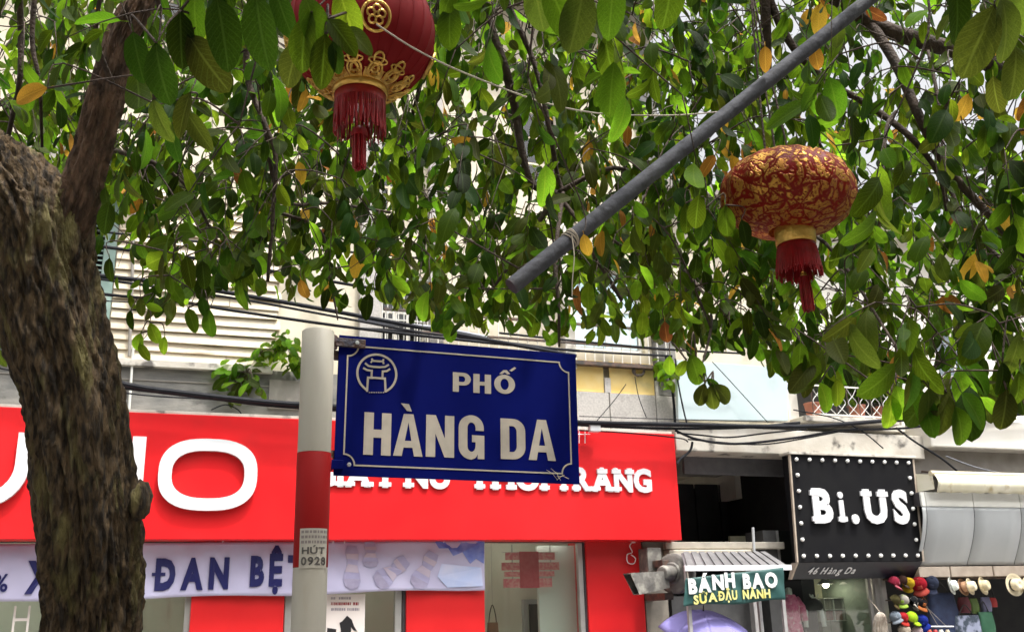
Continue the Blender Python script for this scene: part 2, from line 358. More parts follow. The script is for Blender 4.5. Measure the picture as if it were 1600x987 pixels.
# rooms behind the openings
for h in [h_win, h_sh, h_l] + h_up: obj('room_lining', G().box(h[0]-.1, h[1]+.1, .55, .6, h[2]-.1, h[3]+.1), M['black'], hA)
obj('roof', G().box(uL - .2, uR + .2, -.5, 7.1, zT, zT + .15), M['grey_soft'], hA, bevel=.02)
# stained concrete belt over the fascia
g = G(); wall_grid(g, uL, PU(905, 600), ZS - .1, zA1 - .002, -.04, .25, []); obj('concrete_belt', g, M['concrete'], hA)
g = G(); g.box(uL, PU(425, 570), -.12, -.041, zA1 - .05, zA1 + .03); obj('ledge', g, M['stained_white'], hA, bevel=.006)
g = G(); zb = PZ(330, 601); g.box(uL, PU(470, 600), -.052, -.0405, zb, zb + .012); g.box(PU(420,600), PU(470,600), -.075, -.0405, PZ(440,640), PZ(440,596)); obj('belt_joint', g, M['grey_soft'], hA)
# clapboards: every board is a piece
zc1 = PZ(300, 300); nb = 18; hb = (zc1 - zA1 - .03) / nb
for i in range(nb):
    z0 = zA1 + .03 + i * hb; ue = uc1 - (0 if i < 5 else .0) - (.25 if i in (0, 1) else 0) + rng.uniform(-.03, .03); cut = uc0 + .35 + rng.choice([0, 0, 0, .9]) + rng.uniform(-.004, .004)
    for a, b in ((uc0, cut - .004), (cut + .004, ue)):
        dz = rng.uniform(-.006, .006); y = rng.uniform(-.004, .004); tl = rng.uniform(-.008, .008)
        g = G().hexa([(a,-.055+y,z0+dz),(b,-.055+y,z0+dz+tl),(b,-.002,z0+dz+tl),(a,-.002,z0+dz),(a,-.022+y,z0+hb-.004),(b,-.022+y,z0+hb-.004+tl),(b,-.002,z0+hb-.004+tl),(a,-.002,z0+hb-.004)])
        obj('plank', g, M['plank_b'] if (b == cut - .004 and i > 10) or rng.random() < .15 else M['plank'], hA)
# slab over the clapboards
g = G(); g.box(uL, PU(214, 295), -.55, -.001, PZ(190, 300, 0), PZ(190, 282, 0) + .12); obj('canopy_slab', g, M['grey_soft'], hA, bevel=.01)
# green louvred shutter
sh = obj('shutter', G().box(h_sh[0], h_sh[0]+.05, -.03, .03, h_sh[2], h_sh[3]).box(h_sh[1]-.13, h_sh[1], -.03, .03, h_sh[2], h_sh[3]).box(h_sh[0]+.05, h_sh[1]-.13, -.03, .03, h_sh[3]-.06, h_sh[3]).box(h_sh[0]+.05, h_sh[1]-.13, -.03, .03, h_sh[2], h_sh[2]+.06), M['shutter'], hA, bevel=.004)
n = 24
for i in range(n):
    z = h_sh[2] + .07 + i * (h_sh[3]-h_sh[2]-.14) / n
    g = G().hexa([(h_sh[0]+.05,-.02,z),(h_sh[1]-.13,-.02,z),(h_sh[1]-.13,-.012,z),(h_sh[0]+.05,-.012,z),(h_sh[0]+.05,.012,z+.03),(h_sh[1]-.13,.012,z+.03),(h_sh[1]-.13,.02,z+.03),(h_sh[0]+.05,.02,z+.03)]); obj('slat', g, M['shutter'], sh)
def window(root, h, matf, nx=2, nz=3, glassm=None, fw=.05, depth=.08, grille=False, mb=.03):
    f = G().box(h[0],h[0]+fw,depth,depth+.05,h[2],h[3]).box(h[1]-fw,h[1],depth,depth+.05,h[2],h[3]).box(h[0]+fw,h[1]-fw,depth,depth+.05,h[3]-fw,h[3]).box(h[0]+fw,h[1]-fw,depth,depth+.05,h[2],h[2]+fw)
    w = obj('window', f, matf, root, bevel=.004); W_ = h[1]-h[0]-2*fw; H_ = h[3]-h[2]-2*fw
    for i in range(1, nx): x = h[0]+fw+W_*i/nx; obj('glazing_bar', G().box(x-mb/2,x+mb/2,depth+.004,depth+.046,h[2]+fw,h[3]-fw), matf, w)
    for j in range(1, nz):
        z = h[2]+fw+H_*j/nz
        for i in range(nx): obj('glazing_bar', G().box(h[0]+fw+W_*i/nx+mb/2,h[0]+fw+W_*(i+1)/nx-mb/2,depth+.006,depth+.044,z-mb/2,z+mb/2), matf, w)
    for i in range(nx):
        for j in range(nz): obj('pane', G().box(h[0]+fw+W_*i/nx+mb/2,h[0]+fw+W_*(i+1)/nx-mb/2,depth+.02,depth+.026,h[2]+fw+H_*j/nz+mb/2,h[2]+fw+H_*(j+1)/nz-mb/2), glassm or M['glass'], w)
    if grille:
        for i in range(9): x = h[0] + (h[1]-h[0])*(i+.5)/9; obj('bar', G().tube([(x,-.03,h[2]-.02),(x,-.03,h[3])], .008, 6), M['cove_top'], w)
        for z in (h[2]+.02, h[2]+.3, h[3]-.05): obj('bar', G().box(h[0],h[1],-.045,-.038,z,z+.018), M['cove_top'], w)
    return w
M['blue_pane'] = mat('blue_pane', (.5,.66,.72), (.58,.72,.76), 2, .2)
window(hA, h_win, M['plaster_w'], 3, 2, grille=True)
window(hA, h_blue, M['cove_top'], 2, 2, M['blue_pane'])
for h in h_up: window(hA, h, M['plank'], 2, 4)
M['dim_pane'] = mat('dim_pane', (.1,.12,.14), (.2,.24,.28), 3, .25)
window(hA, h_l, M['dark_trim'], 1, 4, M['dim_pane'])
# pilasters, parapet rail in front of the middle windows
for a, b, mm in ((560, 592, 'stucco'), (668, 690, 'stucco'), (876, 893, 'plaster_w')):
    obj('pilaster', G().box(PU(a, 480), PU(b, 480), -.1, -.001, PZ(600, 560), zT - .3), M[mm], hA, bevel=.01)
zr = PZ(800, 560, .5)
zra, zrb_, zrc = PZ(800,500,.15), PZ(800,530,.15), PZ(800,556,.15)
rail = obj('balcony_rail', G().box(PU(600,540,.15), PU(1046,540,.15), -.17, -.13, zra, zra+.03).box(PU(600,540,.15), PU(1046,540,.15), -.17, -.13, zrb_, zrb_+.02).box(PU(600,540,.15), PU(1046,540,.15), -.17, -.0, zrc-.05, zrc), M['iron'], hA)
u = PU(602,540,.15)
while u < PU(1044,540,.15):
    obj('baluster', G().tube([(u,-.15,zrc),(u,-.15,zra)], .008, 6), M['plaster_w'], rail); u += .13
# pipes
obj('drainpipe', G().tube([(PU(214,430),-.09,PZ(214,560)),(PU(212,300),-.09,PZ(212,296))], .018, 8), M['grey_soft'], hA)
obj('drainpipe', G().tube([(PU(206,600),-.09,ZS),(PU(207,560),-.09,PZ(207,545))], .014, 8), M['cove_top'], hA)
# yellow panels in the speckled frame, right of the street sign
z0, z1, z2 = ZS - .1, PZ(980, 617), PZ(980, 568)
g = G(); pan = []
for a, b in ((860, 940), (949, 1018)): pan.append((PU(a,590), PU(b,590)))
uS = PU(850, 600)
wall_grid(g, uS, PU(1018,600)+.06, z1, zA1+.14, -.09, -.042, [(a, b, z1+.0, z2) for a, b in pan]); obj('panel_frame', g, M['stucco'], hA)
for a, b in pan: obj('yellow_panel', G().box(a+.004, b-.004, -.065, -.043, z1+.004, z2-.004), M['plaster_y'], hA)
us = [PU(x, 640) for x in (850, 948, 1020, 1055)]
for a, b in zip(us, us[1:]):
    obj('stucco_panel', G().box(a+.006, b-.006, -.1 , -.041, (z0+z1)/2-.07, z1-.008), M['stucco'], hA, bevel=.006)
    obj('stucco_panel', G().box(a+.006, b-.006, -.09, -.041, z0, (z0+z1)/2-.082), M['stucco'], hA, bevel=.006)
obj('pilaster', G().box(PU(1022,600), PU(1054,600), -.09, -.002, z1, zT-.3), M['concrete'], hA, bevel=.008)
# ground floor of the shoe shop: piers, glass, rooms
ZF = .12; ZB = 2.47; vg = .04
def colm(px0, px1, out, m, name='pier', py=920, v1=None): return obj(name, G().box(PU(px0,py,out), PU(px1,py,out), -out, v1 if v1 is not None else .3, ZF, ZB), m, shopA, bevel=.006)
shopA = hA
colm(300, 445, .06, M['red_wall']); colm(635, 757, .06, M['red_wall']); colm(918, 1006, .06, M['red_wall'], v1=.5)
obj('lintel', G().box(uL, PU(1006,840,.06), -.05, .08, ZB-.025, ZS-.12), M['dark_trim'], hA)
for a, b in ((290,299.5),(445.5,461),(617,627),(905,912)): obj('window_frame', G().box(PU(a,930,0), PU(b,930,0), -.02, .06, ZF, ZB-.03), M['alu'], hA, bevel=.003)
for a, b in ((628,634.5),(912.5,917.5)): obj('frame_trim', G().box(PU(a,930,0), PU(b,930,0), -.03, .05, ZF, ZB-.03), M['dark_trim'], hA)
for a, b in ((-420,290),(461,617),(757.5,905)):
    w = obj('shop_window', G().box(PU(a,930,0), PU(b,930,0), .0, .04, ZF, ZF+.1), M['alu'], hA)
    obj('pane', G().box(PU(a,930,0)+.002, PU(b,930,0)-.002, .015, .023, ZF+.1, ZB-.03), M['glass'], w)
obj('back_wall', G().box(uL, PU(1006,920,0), 1.0, 1.35, ZF, ZB+.4), M['interior'], hA)
obj('shop_floor', G().box(uL, PU(1006,920,0), .06, .998, ZF, ZF+.03), M['interior_w'], hA)
uq = PU(842,930,-.3)
obj('partition', G().box(uq, PU(930,930,-.3), .3, .36, ZF+.03, ZB-.04), M['interior_w'], hA)
ud0, ud1 = PU(806,930,-1.2), PU(858,930,-1.2)
zd = PZ(830, 936, -1.2)
obj('inner_door', G().box(ud0+.1, ud1, 0.95, .999, ZF+.03, zd-.03), M['black'], hA)
obj('door_frame', G().box(ud0, ud0+.06, .93, .998, ZF+.03, zd).box(ud0+.06, ud1, .93, .998, zd-.06, zd), M['cove'], hA)
obj('end_wall', G().box(uL, uL+.2, .3, .9, ZF, 3.7), M['plaster'], hA)
obj('end_wall', G().box(PU(1006,920,0)-.15, PU(1006,920,0), .5, 6.9, ZF, 2.6), M['plaster'], hA)

M['fill_glow'] = mat('fill_glow', (.9,.9,.88), rough=.4, emit=(1,.96,.88), es=8)  # glowing tubes added out of sight behind the lintel to brighten the shop
for k, (px, lb) in enumerate(((60,'unseen ceiling tube added to light the shoe shop, behind the trunk'),(530,'unseen ceiling tube added to light the shoe shop above the boot poster'),(800,'unseen ceiling tube added to light the right window of the shoe shop'))):
    u = PU(px, 900, -.5); lt = ft('fill_tube', lb, 'lamp', (u, .2, ZB+.1), 'unseen tubes added to light the shoe shop')
    obj('tube', G().tube([(u-.6,.22,ZB+.05),(u+.6,.22,ZB+.05)], .02, 10), M['fill_glow'], lt, smooth=True); obj('housing', G().box(u-.63,u+.63,.19,.25,ZB+.075,ZB+.11), M['interior_w'], lt, bevel=.004)
obj('shop_ceiling', G().box(uL, PU(1006,920,0)-.16, .082, .999, ZB+.112, ZB+.14), M['interior_w'], hA)

# red fascia with raised letters
FAS_OUT = .35
uF1 = PU(1059, 755, FAS_OUT)
fas = ft('shop_fascia', 'long red shop fascia with raised white letters over the shoe shop windows', 'shop sign', (-2, -.35, 2.45))
obj('board', G().box(uL+.3, uF1, -.35, -.05, 2.45, ZS), M['red_panel'], fas, bevel=.006)
obj('top_edge', G().box(uL+.3, uF1-.02, -.33, -.055, ZS+.001, ZS+.035), M['stained_white'], fas, bevel=.004)
vb = -.35
def poly_letter(key, outl, x0, z0, name='letter', v=vb, th=.06, m=None, parent=None, sx=1, sz=1):
    vv, ff = outline_glyph(key, outl); g = G().add([(x0+p[0]*sx, v-.004-th*(.5-p[2]), z0+p[1]*sz) for p in vv], ff); return obj(name, g, m or M['letter_white'], parent or fas)
def superell(cx, cz, a, b, e=2.6, n=56):
    return [(cx + a*abs(math.cos(t))**(2/e)*(1 if math.cos(t)>0 else -1), cz + b*abs(math.sin(t))**(2/e)*(1 if math.sin(t)>0 else -1)) for t in [2*PI*i/n for i in range(n)]]
oA = P(247, 742, .41); oB = P(402, 742, .41); oT = P(324, 685, .41); oBt = P(324, 797, .41)
a_ = (oB.x-oA.x)/2; b_ = (oT.z-oBt.z)/2; cxo = (oA.x+oB.x)/2; czo = (oT.z+oBt.z)/2; stw = PU(268,742,.41)-oA.x
poly_letter('O', [superell(cxo, czo, a_, b_), superell(cxo, czo, a_-stw, b_-stw*.95)[::-1]], 0, 0)
xr = PU(226, 720, .41); xl = PU(70, 720, .41); zt, zb_ = oT.z, oBt.z; s_ = stw*1.0
poly_letter('N', [[(xl,zb_),(xl+s_,zb_),(xl+s_,zt-.33),(xr-s_*.85,zb_),(xr,zb_),(xr,zt),(xr-s_,zt),(xr-s_,zb_+.33),(xl+s_*.85,zt),(xl,zt)]], 0, 0)
xr = PU(47, 720, .41); xl = xr - 1.12; rr = .36
arc = [(xr-s_/2, zt)] + [(xr-s_/2-rr+rr*math.cos(t), zb_+s_/2+rr+rr*math.sin(t)) for t in [-PI/2*i/8 for i in range(9)]] + [(xl+s_/2+rr-rr*math.sin(t)*1, zb_+s_/2+rr-rr*math.cos(t)) for t in [PI/2*i/8 for i in range(9)]] + [(xl+s_/2, zt)]
poly_letter('U', stroke_outline(arc, s_), 0, 0)
zt2 = PZ(980, 733, .39); zb2 = PZ(980, 766, .39); ch = zt2 - zb2
for s, a, b in (('GIÀY', 488, 622), ('NỮ', 634, 708), ('THỜI', 733, 856), ('TRANG', 868, 1019)):
    text(s, PU(a,750,.39), PU(b,750,.39), zb2, ch, vb-.003, .022, M['letter_white'], fas, bold=.045, slab=.17, gap=.05)

# long cloth banner under the fascia
ban = ft('banner', 'pale lilac cloth sale banner with navy capitals and printed sandals, hung under the red fascia', 'banner', (-2.5, -.12, 1.9))
ub0, ub1 = uL+.6, PU(757, 880, .12)
def bz(u, top):
    px_t = lambda u: 0
    f = (u - PU(0,890,.12)) / (ub1 - PU(0,890,.12))
    zt_ = PZ(757,844,.12) + (PZ(0,849,.12)-PZ(757,844,.12))*(1-f); zb3 = PZ(757,920,.12) + (PZ(0,941,.12)-PZ(757,920,.12))*(1-f)
    return zt_ if top else zb3 + .012*math.sin(u*3.1)
def bwave(u, z): return .014*math.sin(u*2.3+z*5)+.007*math.sin(u*7-z*9)+.004*math.sin(u*19+z*14)
g = G().grid(150, 16, lambda s, t: (lambda u, z: (u, -.12 + bwave(u, z), z))(ub0+(ub1-ub0)*s, bz(ub0+(ub1-ub0)*s, False)*(1-t)+bz(ub0+(ub1-ub0)*s, True)*t))
obj('cloth', g, M['banner'], ban, smooth=True, solid=.003)
fw = lambda u, z: bwave(u, z)
zc = lambda px, py: PZ(px, py, .13)
text('ĐAN', PU(243,890,.13), PU(358,890,.13), zc(243,919), zc(243,875)-zc(243,919), -.128, .004, M['navy'], ban, bold=.055, gap=.2, fn=fw, slope=.012, name='printed_letter')
text('BỆT', PU(391,890,.13), PU(474,890,.13), zc(391,913), zc(391,871)-zc(391,913), -.128, .004, M['navy'], ban, bold=.055, gap=.2, fn=fw, slope=.01, name='printed_letter')
text('XĂNG', PU(42,890,.13), PU(205,890,.13), zc(42,924), zc(42,879)-zc(42,924), -.128, .004, M['navy'], ban, bold=.055, gap=.2, fn=fw, slope=.01, name='printed_letter')
text('%', PU(-8,890,.13), PU(15,890,.13), zc(5,923), zc(5,897)-zc(5,923), -.128, .004, M['navy'], ban, bold=.02, fn=fw, name='printed_letter')
# printed sandals: flat shapes
M['print_lilac'] = mat('print_lilac', (.33,.31,.48), (.38,.36,.54), 9, .5); M['print_tan'] = mat('print_tan', (.44,.37,.47), (.47,.41,.5), 9, .5); M['print_grey'] = mat('print_grey', (.3,.27,.4), (.36,.33,.46), 20, .5)
M['print_blue'] = mat('print_blue', (.08,.13,.5), (.22,.28,.62), 5, .5, lo=.4, hi=.6)
def flat(parent, pts, v, m, name='print', th=.003, out=.13):
    q = [P(x, y, out) for x, y in pts]; vv, ff = outline_glyph(('f', tuple(pts), out), [[(p.x, p.z) for p in q]])
    return obj(name, G().add([(p[0], v-th*(.5-p[2])+(bwave(p[0],p[1]) if parent is ban else 0), p[1]) for p in vv], ff), m, parent)
def ell(cx, cy, a, b, rot=0, n=24, a0=0, a1=360):
    r = R_(rot); return [(cx+a*math.cos(t)*math.cos(r)-b*math.sin(t)*math.sin(r), cy+a*math.cos(t)*math.sin(r)+b*math.sin(t)*math.cos(r)) for t in [R_(a0+(a1-a0)*i/n) for i in range(n)]]
def sandal(pl, cx, cy, L, w, rot):
    r = R_(rot)
    def T(pts): return [(cx+x*math.cos(r)-y*math.sin(r), cy+x*math.sin(r)+y*math.cos(r)) for x, y in pts]
    prof = [(-w*.3,-L/2),(w*.25,-L/2),(w*.36,-L*.3),(w*.3,-L*.05),(w*.45,L*.15),(w*.52,L*.32),(w*.38,L*.46),(0,L*.52),(-w*.38,L*.44),(-w*.5,L*.28),(-w*.42,L*.1),(-w*.24,-L*.08),(-w*.4,-L*.32)]
    flat(ban, T(prof), -.1275, M['print_lilac'], name='printed_sandal'); flat(ban, T([(-w*.24,-L*.08),(w*.3,-L*.05),(w*.4,L*.12),(-w*.42,L*.1)]), -.1305, M['print_tan'], name='printed_sandal')
    flat(ban, T([(-w*.46,L*.26),(w*.48,L*.26),(w*.38,L*.45),(0,L*.5),(-w*.38,L*.43)]), -.1305, M['print_grey'], name='printed_sandal'); flat(ban, T([(-w*.38,-L*.32),(w*.36,-L*.32),(w*.34,-L*.18),(-w*.34,-L*.2)]), -.1305, M['print_tan'], name='printed_sandal')
sandal(ban, 550, 886, 68, 27, 2); sandal(ban, 579, 866, 40, 25, 0); sandal(ban, 612, 893, 62, 32, 52); sandal(ban, 664, 890, 62, 30, 28)
flat(ban, [(680,846),(750,845),(756,846),(756,880),(744,872),(735,880),(722,862),(708,868),(700,856),(686,856)], -.1278, M['print_blue'])
M['print_pale'] = mat('print_pale', (.42,.5,.75), (.56,.58,.76), 4, .5)
flat(ban, [(690,880),(752,886),(755,915),(700,917),(684,900)], -.1272, M['print_pale'])
for px in (348, 520, 538, 693): 
    q = P(px, 846, .12); obj('tie', G().tube([(q.x,q.y,q.z-.01),(q.x,-.2,q.z+.03)], .006, 6), M['letter_white'], ban)
# window display of the shoe shop
pos = ft('poster', 'white poster printed with a black boot, in window right of the striped pole', 'poster', (PU(540,930,-.01), .03, ZF+.1))
M['poster'] = mat('poster_paper', (.8,.72,.68), (.84,.76,.72), 2, .5)
u0, u1 = PU(500,950,0), PU(570,950,0)
obj('sheet', G().box(u0, u1, -.012, -.006, ZF+.5, PZ(540,928,0)), M['poster'], pos)
def bars(parent, px0, px1, py0, py1, v, m, out=0, n=None, name='small_print'):
    g = G(); x = px0; 
    while x < px1:
        w = rng.uniform(1.2, 3.2); w = min(w, px1-x); a = P(x, py1, out); b = P(x+w, py0, out)
        if rng.random() < .88: g.box(a.x, b.x, v-.002, v, a.z+rng.uniform(0,.002), b.z-rng.uniform(0,.002))
        x += w + rng.uniform(.5, 1.0)
    return obj(name, g, m, parent, kind='stuff')
M['ink_red'] = mat('ink_red', (.3,.03,.04), rough=.5); M['ink_grey'] = mat('ink_grey', (.35,.3,.34), rough=.5); M['ink'] = mat('ink', (.015,.014,.016), rough=.45)
bars(pos, 517, 548, 932, 936, -.0125, M['ink_grey'], 0); bars(pos, 517, 560, 940, 945, -.0125, M['ink_red'], 0); bars(pos, 517, 561, 949, 953.5, -.0125, M['ink_grey'], 0)
def flat2(parent, pts, v, m, name, out=0, th=.003): 
    q = [P(x, y, out) for x, y in pts]; vv, ff = outline_glyph(('g', tuple(pts), out), [[(p.x, p.z) for p in q]]); return obj(name, G().add([(p[0], v-th*(.5-p[2]), p[1]) for p in vv], ff), m, parent)
flat2(pos, [(530,972),(534,970),(542,961),(549,967),(553,978),(558,986),(552,984),(548,979),(548,1000),(533,1000),(532,982)], -.0145, M['ink'], 'printed_boot')
flat2(pos, [(511,980),(525,982),(524,1000),(510,1000)], -.0145, M['ink'], 'printed_box')
p2 = ft('pink_strips', 'faint pink red strips with ragged edge, seen through the right shop window', 'poster', (PU(830,890,-.2), .2, 1.8))
M['pink_film'] = mat('pink_film', (.75,.2,.24), (.8,.36,.36), 26, .4, lo=.45, hi=.55); M['red_film'] = mat('red_film', (.5,.05,.08), (.56,.09,.12), 20, .4)  # pink strips and a red panel hung on a rod behind the glass
obj('rod', G().tube([(PU(785,862,-.2), .2, PZ(785,862,-.2)), (PU(872,862,-.2), .2, PZ(872,862,-.2))], .004, 6), M['alu'], p2)
for i, (a, b, c, d) in enumerate(((790,868,862,874),(784,874,878,890),(788,866,892,900),(786,862,903,917))):
    obj('strip', G().box(PU(a,890,-.2), PU(b,890,-.2), .2, .204, PZ(830,d,-.2), PZ(830,c,-.2)), M['pink_film'], p2)
obj('hanging_tie', G().box(PU(800,890,-.2), PU(802,890,-.2), .205, .209, PZ(830,917,-.2), 2.44).box(PU(860,890,-.2), PU(862,890,-.2), .205, .209, PZ(830,917,-.2), 2.44), M['alu'], p2)
obj('centre_panel', G().box(PU(812,890,-.2), PU(842,890,-.2), .196, .199, PZ(830,918,-.2), PZ(830,861,-.2)), M['red_film'], p2)
bag = ft('handbag', 'small brown handbag with tall loop handle hanging in the right shop window', 'handbag', (PU(770,980,-.5), .5, 1.3))
q = P(770, 985, -.5); M['tan_leather'] = mat('tan_leather', (.2,.1,.06), (.25,.13,.08), 9, .5)
obj('body', G().hexa([(q.x-.07,.46,q.z-.1),(q.x+.07,.46,q.z-.1),(q.x+.07,.54,q.z-.1),(q.x-.07,.54,q.z-.1),(q.x-.06,.47,q.z+.1),(q.x+.06,.47,q.z+.1),(q.x+.06,.53,q.z+.1),(q.x-.06,.53,q.z+.1)]), M['tan_leather'], bag, bevel=.01)
obj('handle', G().tube(smooth_path([(q.x-.05,.5,q.z+.08),(q.x-.035,.5,q.z+.2),(q.x,.5,q.z+.3),(q.x+.035,.5,q.z+.2),(q.x+.05,.5,q.z+.08)]), .006, 6), M['dark_trim'], bag)
obj('hook_line', G().tube([(q.x,.5,q.z+.3),(q.x,.5,2.5)], .002, 5), M['alu'], bag)
# reflection of an H in the left window, modelled as a white letter
hl = ft('reflected_letter', 'faint white H modelling a reflection in the shop window left of the trunk', 'letter', (PU(32,965,0), .0, 1.5))
text('H', PU(20,965,0), PU(46,965,0), PZ(32,990,0), PZ(32,945,0)-PZ(32,990,0), .012, .003, M['poster'], hl, bold=-.01, name='letter_reflection')
# ring wreath on yellow panel and thin wires
wr = ft('wreath', 'dark dry ring wreath hung over the right yellow panel', 'wreath', (PU(998,578,.1), -.11, PZ(998,578,.1)))
q = P(998, 578, .12); g = G()
for k in range(7):
    ph = rng.uniform(0, 6); r0 = .075 + rng.uniform(-.012, .012)
    g.tube([(q.x+(r0+.008*math.sin(5*t+ph))*math.cos(t), -.12+.015*math.sin(3*t+ph), q.z+(r0+.008*math.cos(4*t+ph))*math.sin(t)) for t in [2*PI*i/28 for i in range(29)]], .009, 5)
obj('twine', g, plain('dry_twig', (.07,.055,.045)), wr)
obj('nail', G().tube([(q.x, -.05, q.z+.08), (q.x, -.14, q.z+.085)], .004, 6), M['iron'], wr)

# ------------------------------------------------------------------ narrow house with the open dark bay
hB = ft('house', 'narrow house with pale blue board on balcony over an open dark bay', 'house', (PU(1150,900), 0, 0))
b0, b1 = PU(1056.5,700), PU(1238,700); zl0, zl1 = PZ(1150,708), PZ(1150,662)
obj('wall', G().box(b0+.004, b1, .0, .25, zl1, 7.2), M['plaster'], hB)
obj('house_body', G().box(b0+.004, b1, .9, 7, PZ(1150,707,.3)+.12, 7.18), M['plaster'], hB)
obj('roof', G().box(b0, b1+.1, -.3, 7.1, 7.2, 7.35), M['grey_soft'], hB)
lx0 = PU(1056, 690, .3)
obj('ledge_beam', G().box(lx0, PU(1442,690,.3), -.3, .25, PZ(1150,707,.3), PZ(1150,668,.3)), M['stained_white'], hB, bevel=.015)
obj('board', G().hexa([(PU(1060,655,.36),-.36,PZ(1060,655,.36)),(PU(1232,657,.36),-.36,PZ(1232,657,.36)),(PU(1232,657,.36),-.3,PZ(1232,657,.36)),(PU(1060,655,.36),-.3,PZ(1060,655,.36)),
     (PU(1058,562,.36),-.36,PZ(1058,562,.36)),(PU(1230,575,.36),-.36,PZ(1230,575,.36)),(PU(1230,575,.36),-.3,PZ(1230,575,.36)),(PU(1058,562,.36),-.3,PZ(1058,562,.36))]), M['pale_board'], hB, bevel=.004, label='pale blue board')
for s in (0, 1): obj('board_bracket', G().box(b0+.2+s*1.3, b0+.24+s*1.3, -.299, .02, PZ(1100,640,.3), PZ(1100,640,.3)+.03), M['iron'], hB)
# dark bay
zl = PZ(1150,707,.3)
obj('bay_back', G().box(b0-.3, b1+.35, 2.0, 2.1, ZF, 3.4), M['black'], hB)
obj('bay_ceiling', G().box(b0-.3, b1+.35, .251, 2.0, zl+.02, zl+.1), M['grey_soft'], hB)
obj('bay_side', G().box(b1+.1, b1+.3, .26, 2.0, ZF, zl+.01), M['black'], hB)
obj('bay_side', G().box(PU(1006,920,0)+.003, PU(1040,900,0), -.02, 2.0, ZF, zl-.003), plain('old_post', (.2,.18,.15)), hB)
obj('bay_shutter', G().box(PU(1070,740,-.1), PU(1228,740,-.1), .1, .16, PZ(1150,742,-.1), zl+.01), plain('shutter_grey', (.1,.1,.11)), hB, bevel=.005)
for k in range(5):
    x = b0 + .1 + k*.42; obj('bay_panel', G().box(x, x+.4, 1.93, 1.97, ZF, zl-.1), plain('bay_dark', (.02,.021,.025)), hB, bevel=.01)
zz = PZ(1150,850,.1); obj('cross_beam', G().box(PU(1040,850,.1), PU(1226,850,.1), -.1, .1, PZ(1150,857,.1), PZ(1150,846,.1)), plain('worn_beam', (.35,.32,.27)), hB, bevel=.012)
obj('cross_beam', G().box(PU(1045,860,.16), PU(1180,860,.16), -.17, .06, PZ(1120,866,.16), PZ(1120,858,.16)), plain('worn_beam2', (.45,.41,.33)), hB, bevel=.012)
obj('bay_post', G().box(PU(1178,950,.1), PU(1191,950,.1), -.1, .0, ZF, PZ(1185,868,.1)), plain('grey_post', (.28,.27,.27)), hB, bevel=.008)
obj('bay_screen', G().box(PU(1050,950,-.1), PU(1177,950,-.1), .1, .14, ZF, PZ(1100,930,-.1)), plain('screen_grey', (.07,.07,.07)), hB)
obj('rod', G().tube([P(1197,820,.5)+Vector((0,.3,0)), P(1200,872,.5)+Vector((0,.3,0))], .018, 8), M['cove'], hB)

# ------------------------------------------------------------------ right-hand house
hC = ft('house', 'white house with grilled plant balcony and pale window over the hat shop', 'house', (PU(1500,900), 0, 0))
c0, c1 = b1 + .003, 13.0; zc0 = zl1
h_bal = hole(1243, 1400, 540, 660); h_cw = hole(1464, 1525, 516, 628)
g = wall_grid(G(), c0, c1, zc0, 7.0, 0, .25, [h_bal, h_cw]); obj('wall', g, M['plaster_w'], hC)
obj('house_body', G().box(c0, c1, 1.5, 7, 3.2, 6.98), M['plaster_w'], hC)
obj('roof', G().box(c0, c1+.2, -.4, 7.1, 7.0, 7.12), M['plaster_w'], hC)
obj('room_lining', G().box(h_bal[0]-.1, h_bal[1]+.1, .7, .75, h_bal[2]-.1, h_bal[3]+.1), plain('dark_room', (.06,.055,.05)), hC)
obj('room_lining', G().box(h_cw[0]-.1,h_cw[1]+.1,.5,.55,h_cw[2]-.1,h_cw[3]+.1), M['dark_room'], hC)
w = window(hC, h_cw, M['plaster_w'], 2, 3, M['dim_pane'], .06, .03)
zrb, zrt = h_bal[2]+.02, h_bal[2]+.42
gr = obj('balcony_grille', G().box(h_bal[0], h_bal[1], -.32, -.3, zrb, zrb+.02).box(h_bal[0], h_bal[1], -.32, -.3, zrt, zrt+.02), M['plaster_w'], hC)
n = 9
for i in range(n):
    a = h_bal[0] + (h_bal[1]-h_bal[0])*i/n; b = a + (h_bal[1]-h_bal[0])/n; mm = (a+b)/2
    obj('bar', G().tube([(a+.01,-.31,zrb),(a+.01,-.31,zrt)], .006, 5), M['iron'], gr)
    for s in (1, -1):
        obj('scroll', G().tube(smooth_path([(mm-s*.09,-.31,zrb+.02),(mm+s*.02,-.31,zrb+.12),(mm+s*.07,-.31,zrb+.2),(mm-s*.02,-.31,zrb+.3),(mm-s*.08,-.31,zrt)], 4), .005, 5), M['cove_top'], gr)
obj('balcony_floor', G().box(c0, PU(1405,660,.35), -.36, -.001, h_bal[2]-.08, h_bal[2]), M['stained_white'], hC, bevel=.01)
obj('beam', G().box(PU(1442,690,.3)+.002, c1, -.45, .25, PZ(1520,700,.45), PZ(1520,655,.45)), M['plaster_w'], hC, bevel=.02)
obj('beam', G().box(PU(1430,730,.2), c1, -.2, .3, PZ(1520,742,.2), PZ(1520,700,.2)), M['grey_soft'], hC, bevel=.01)
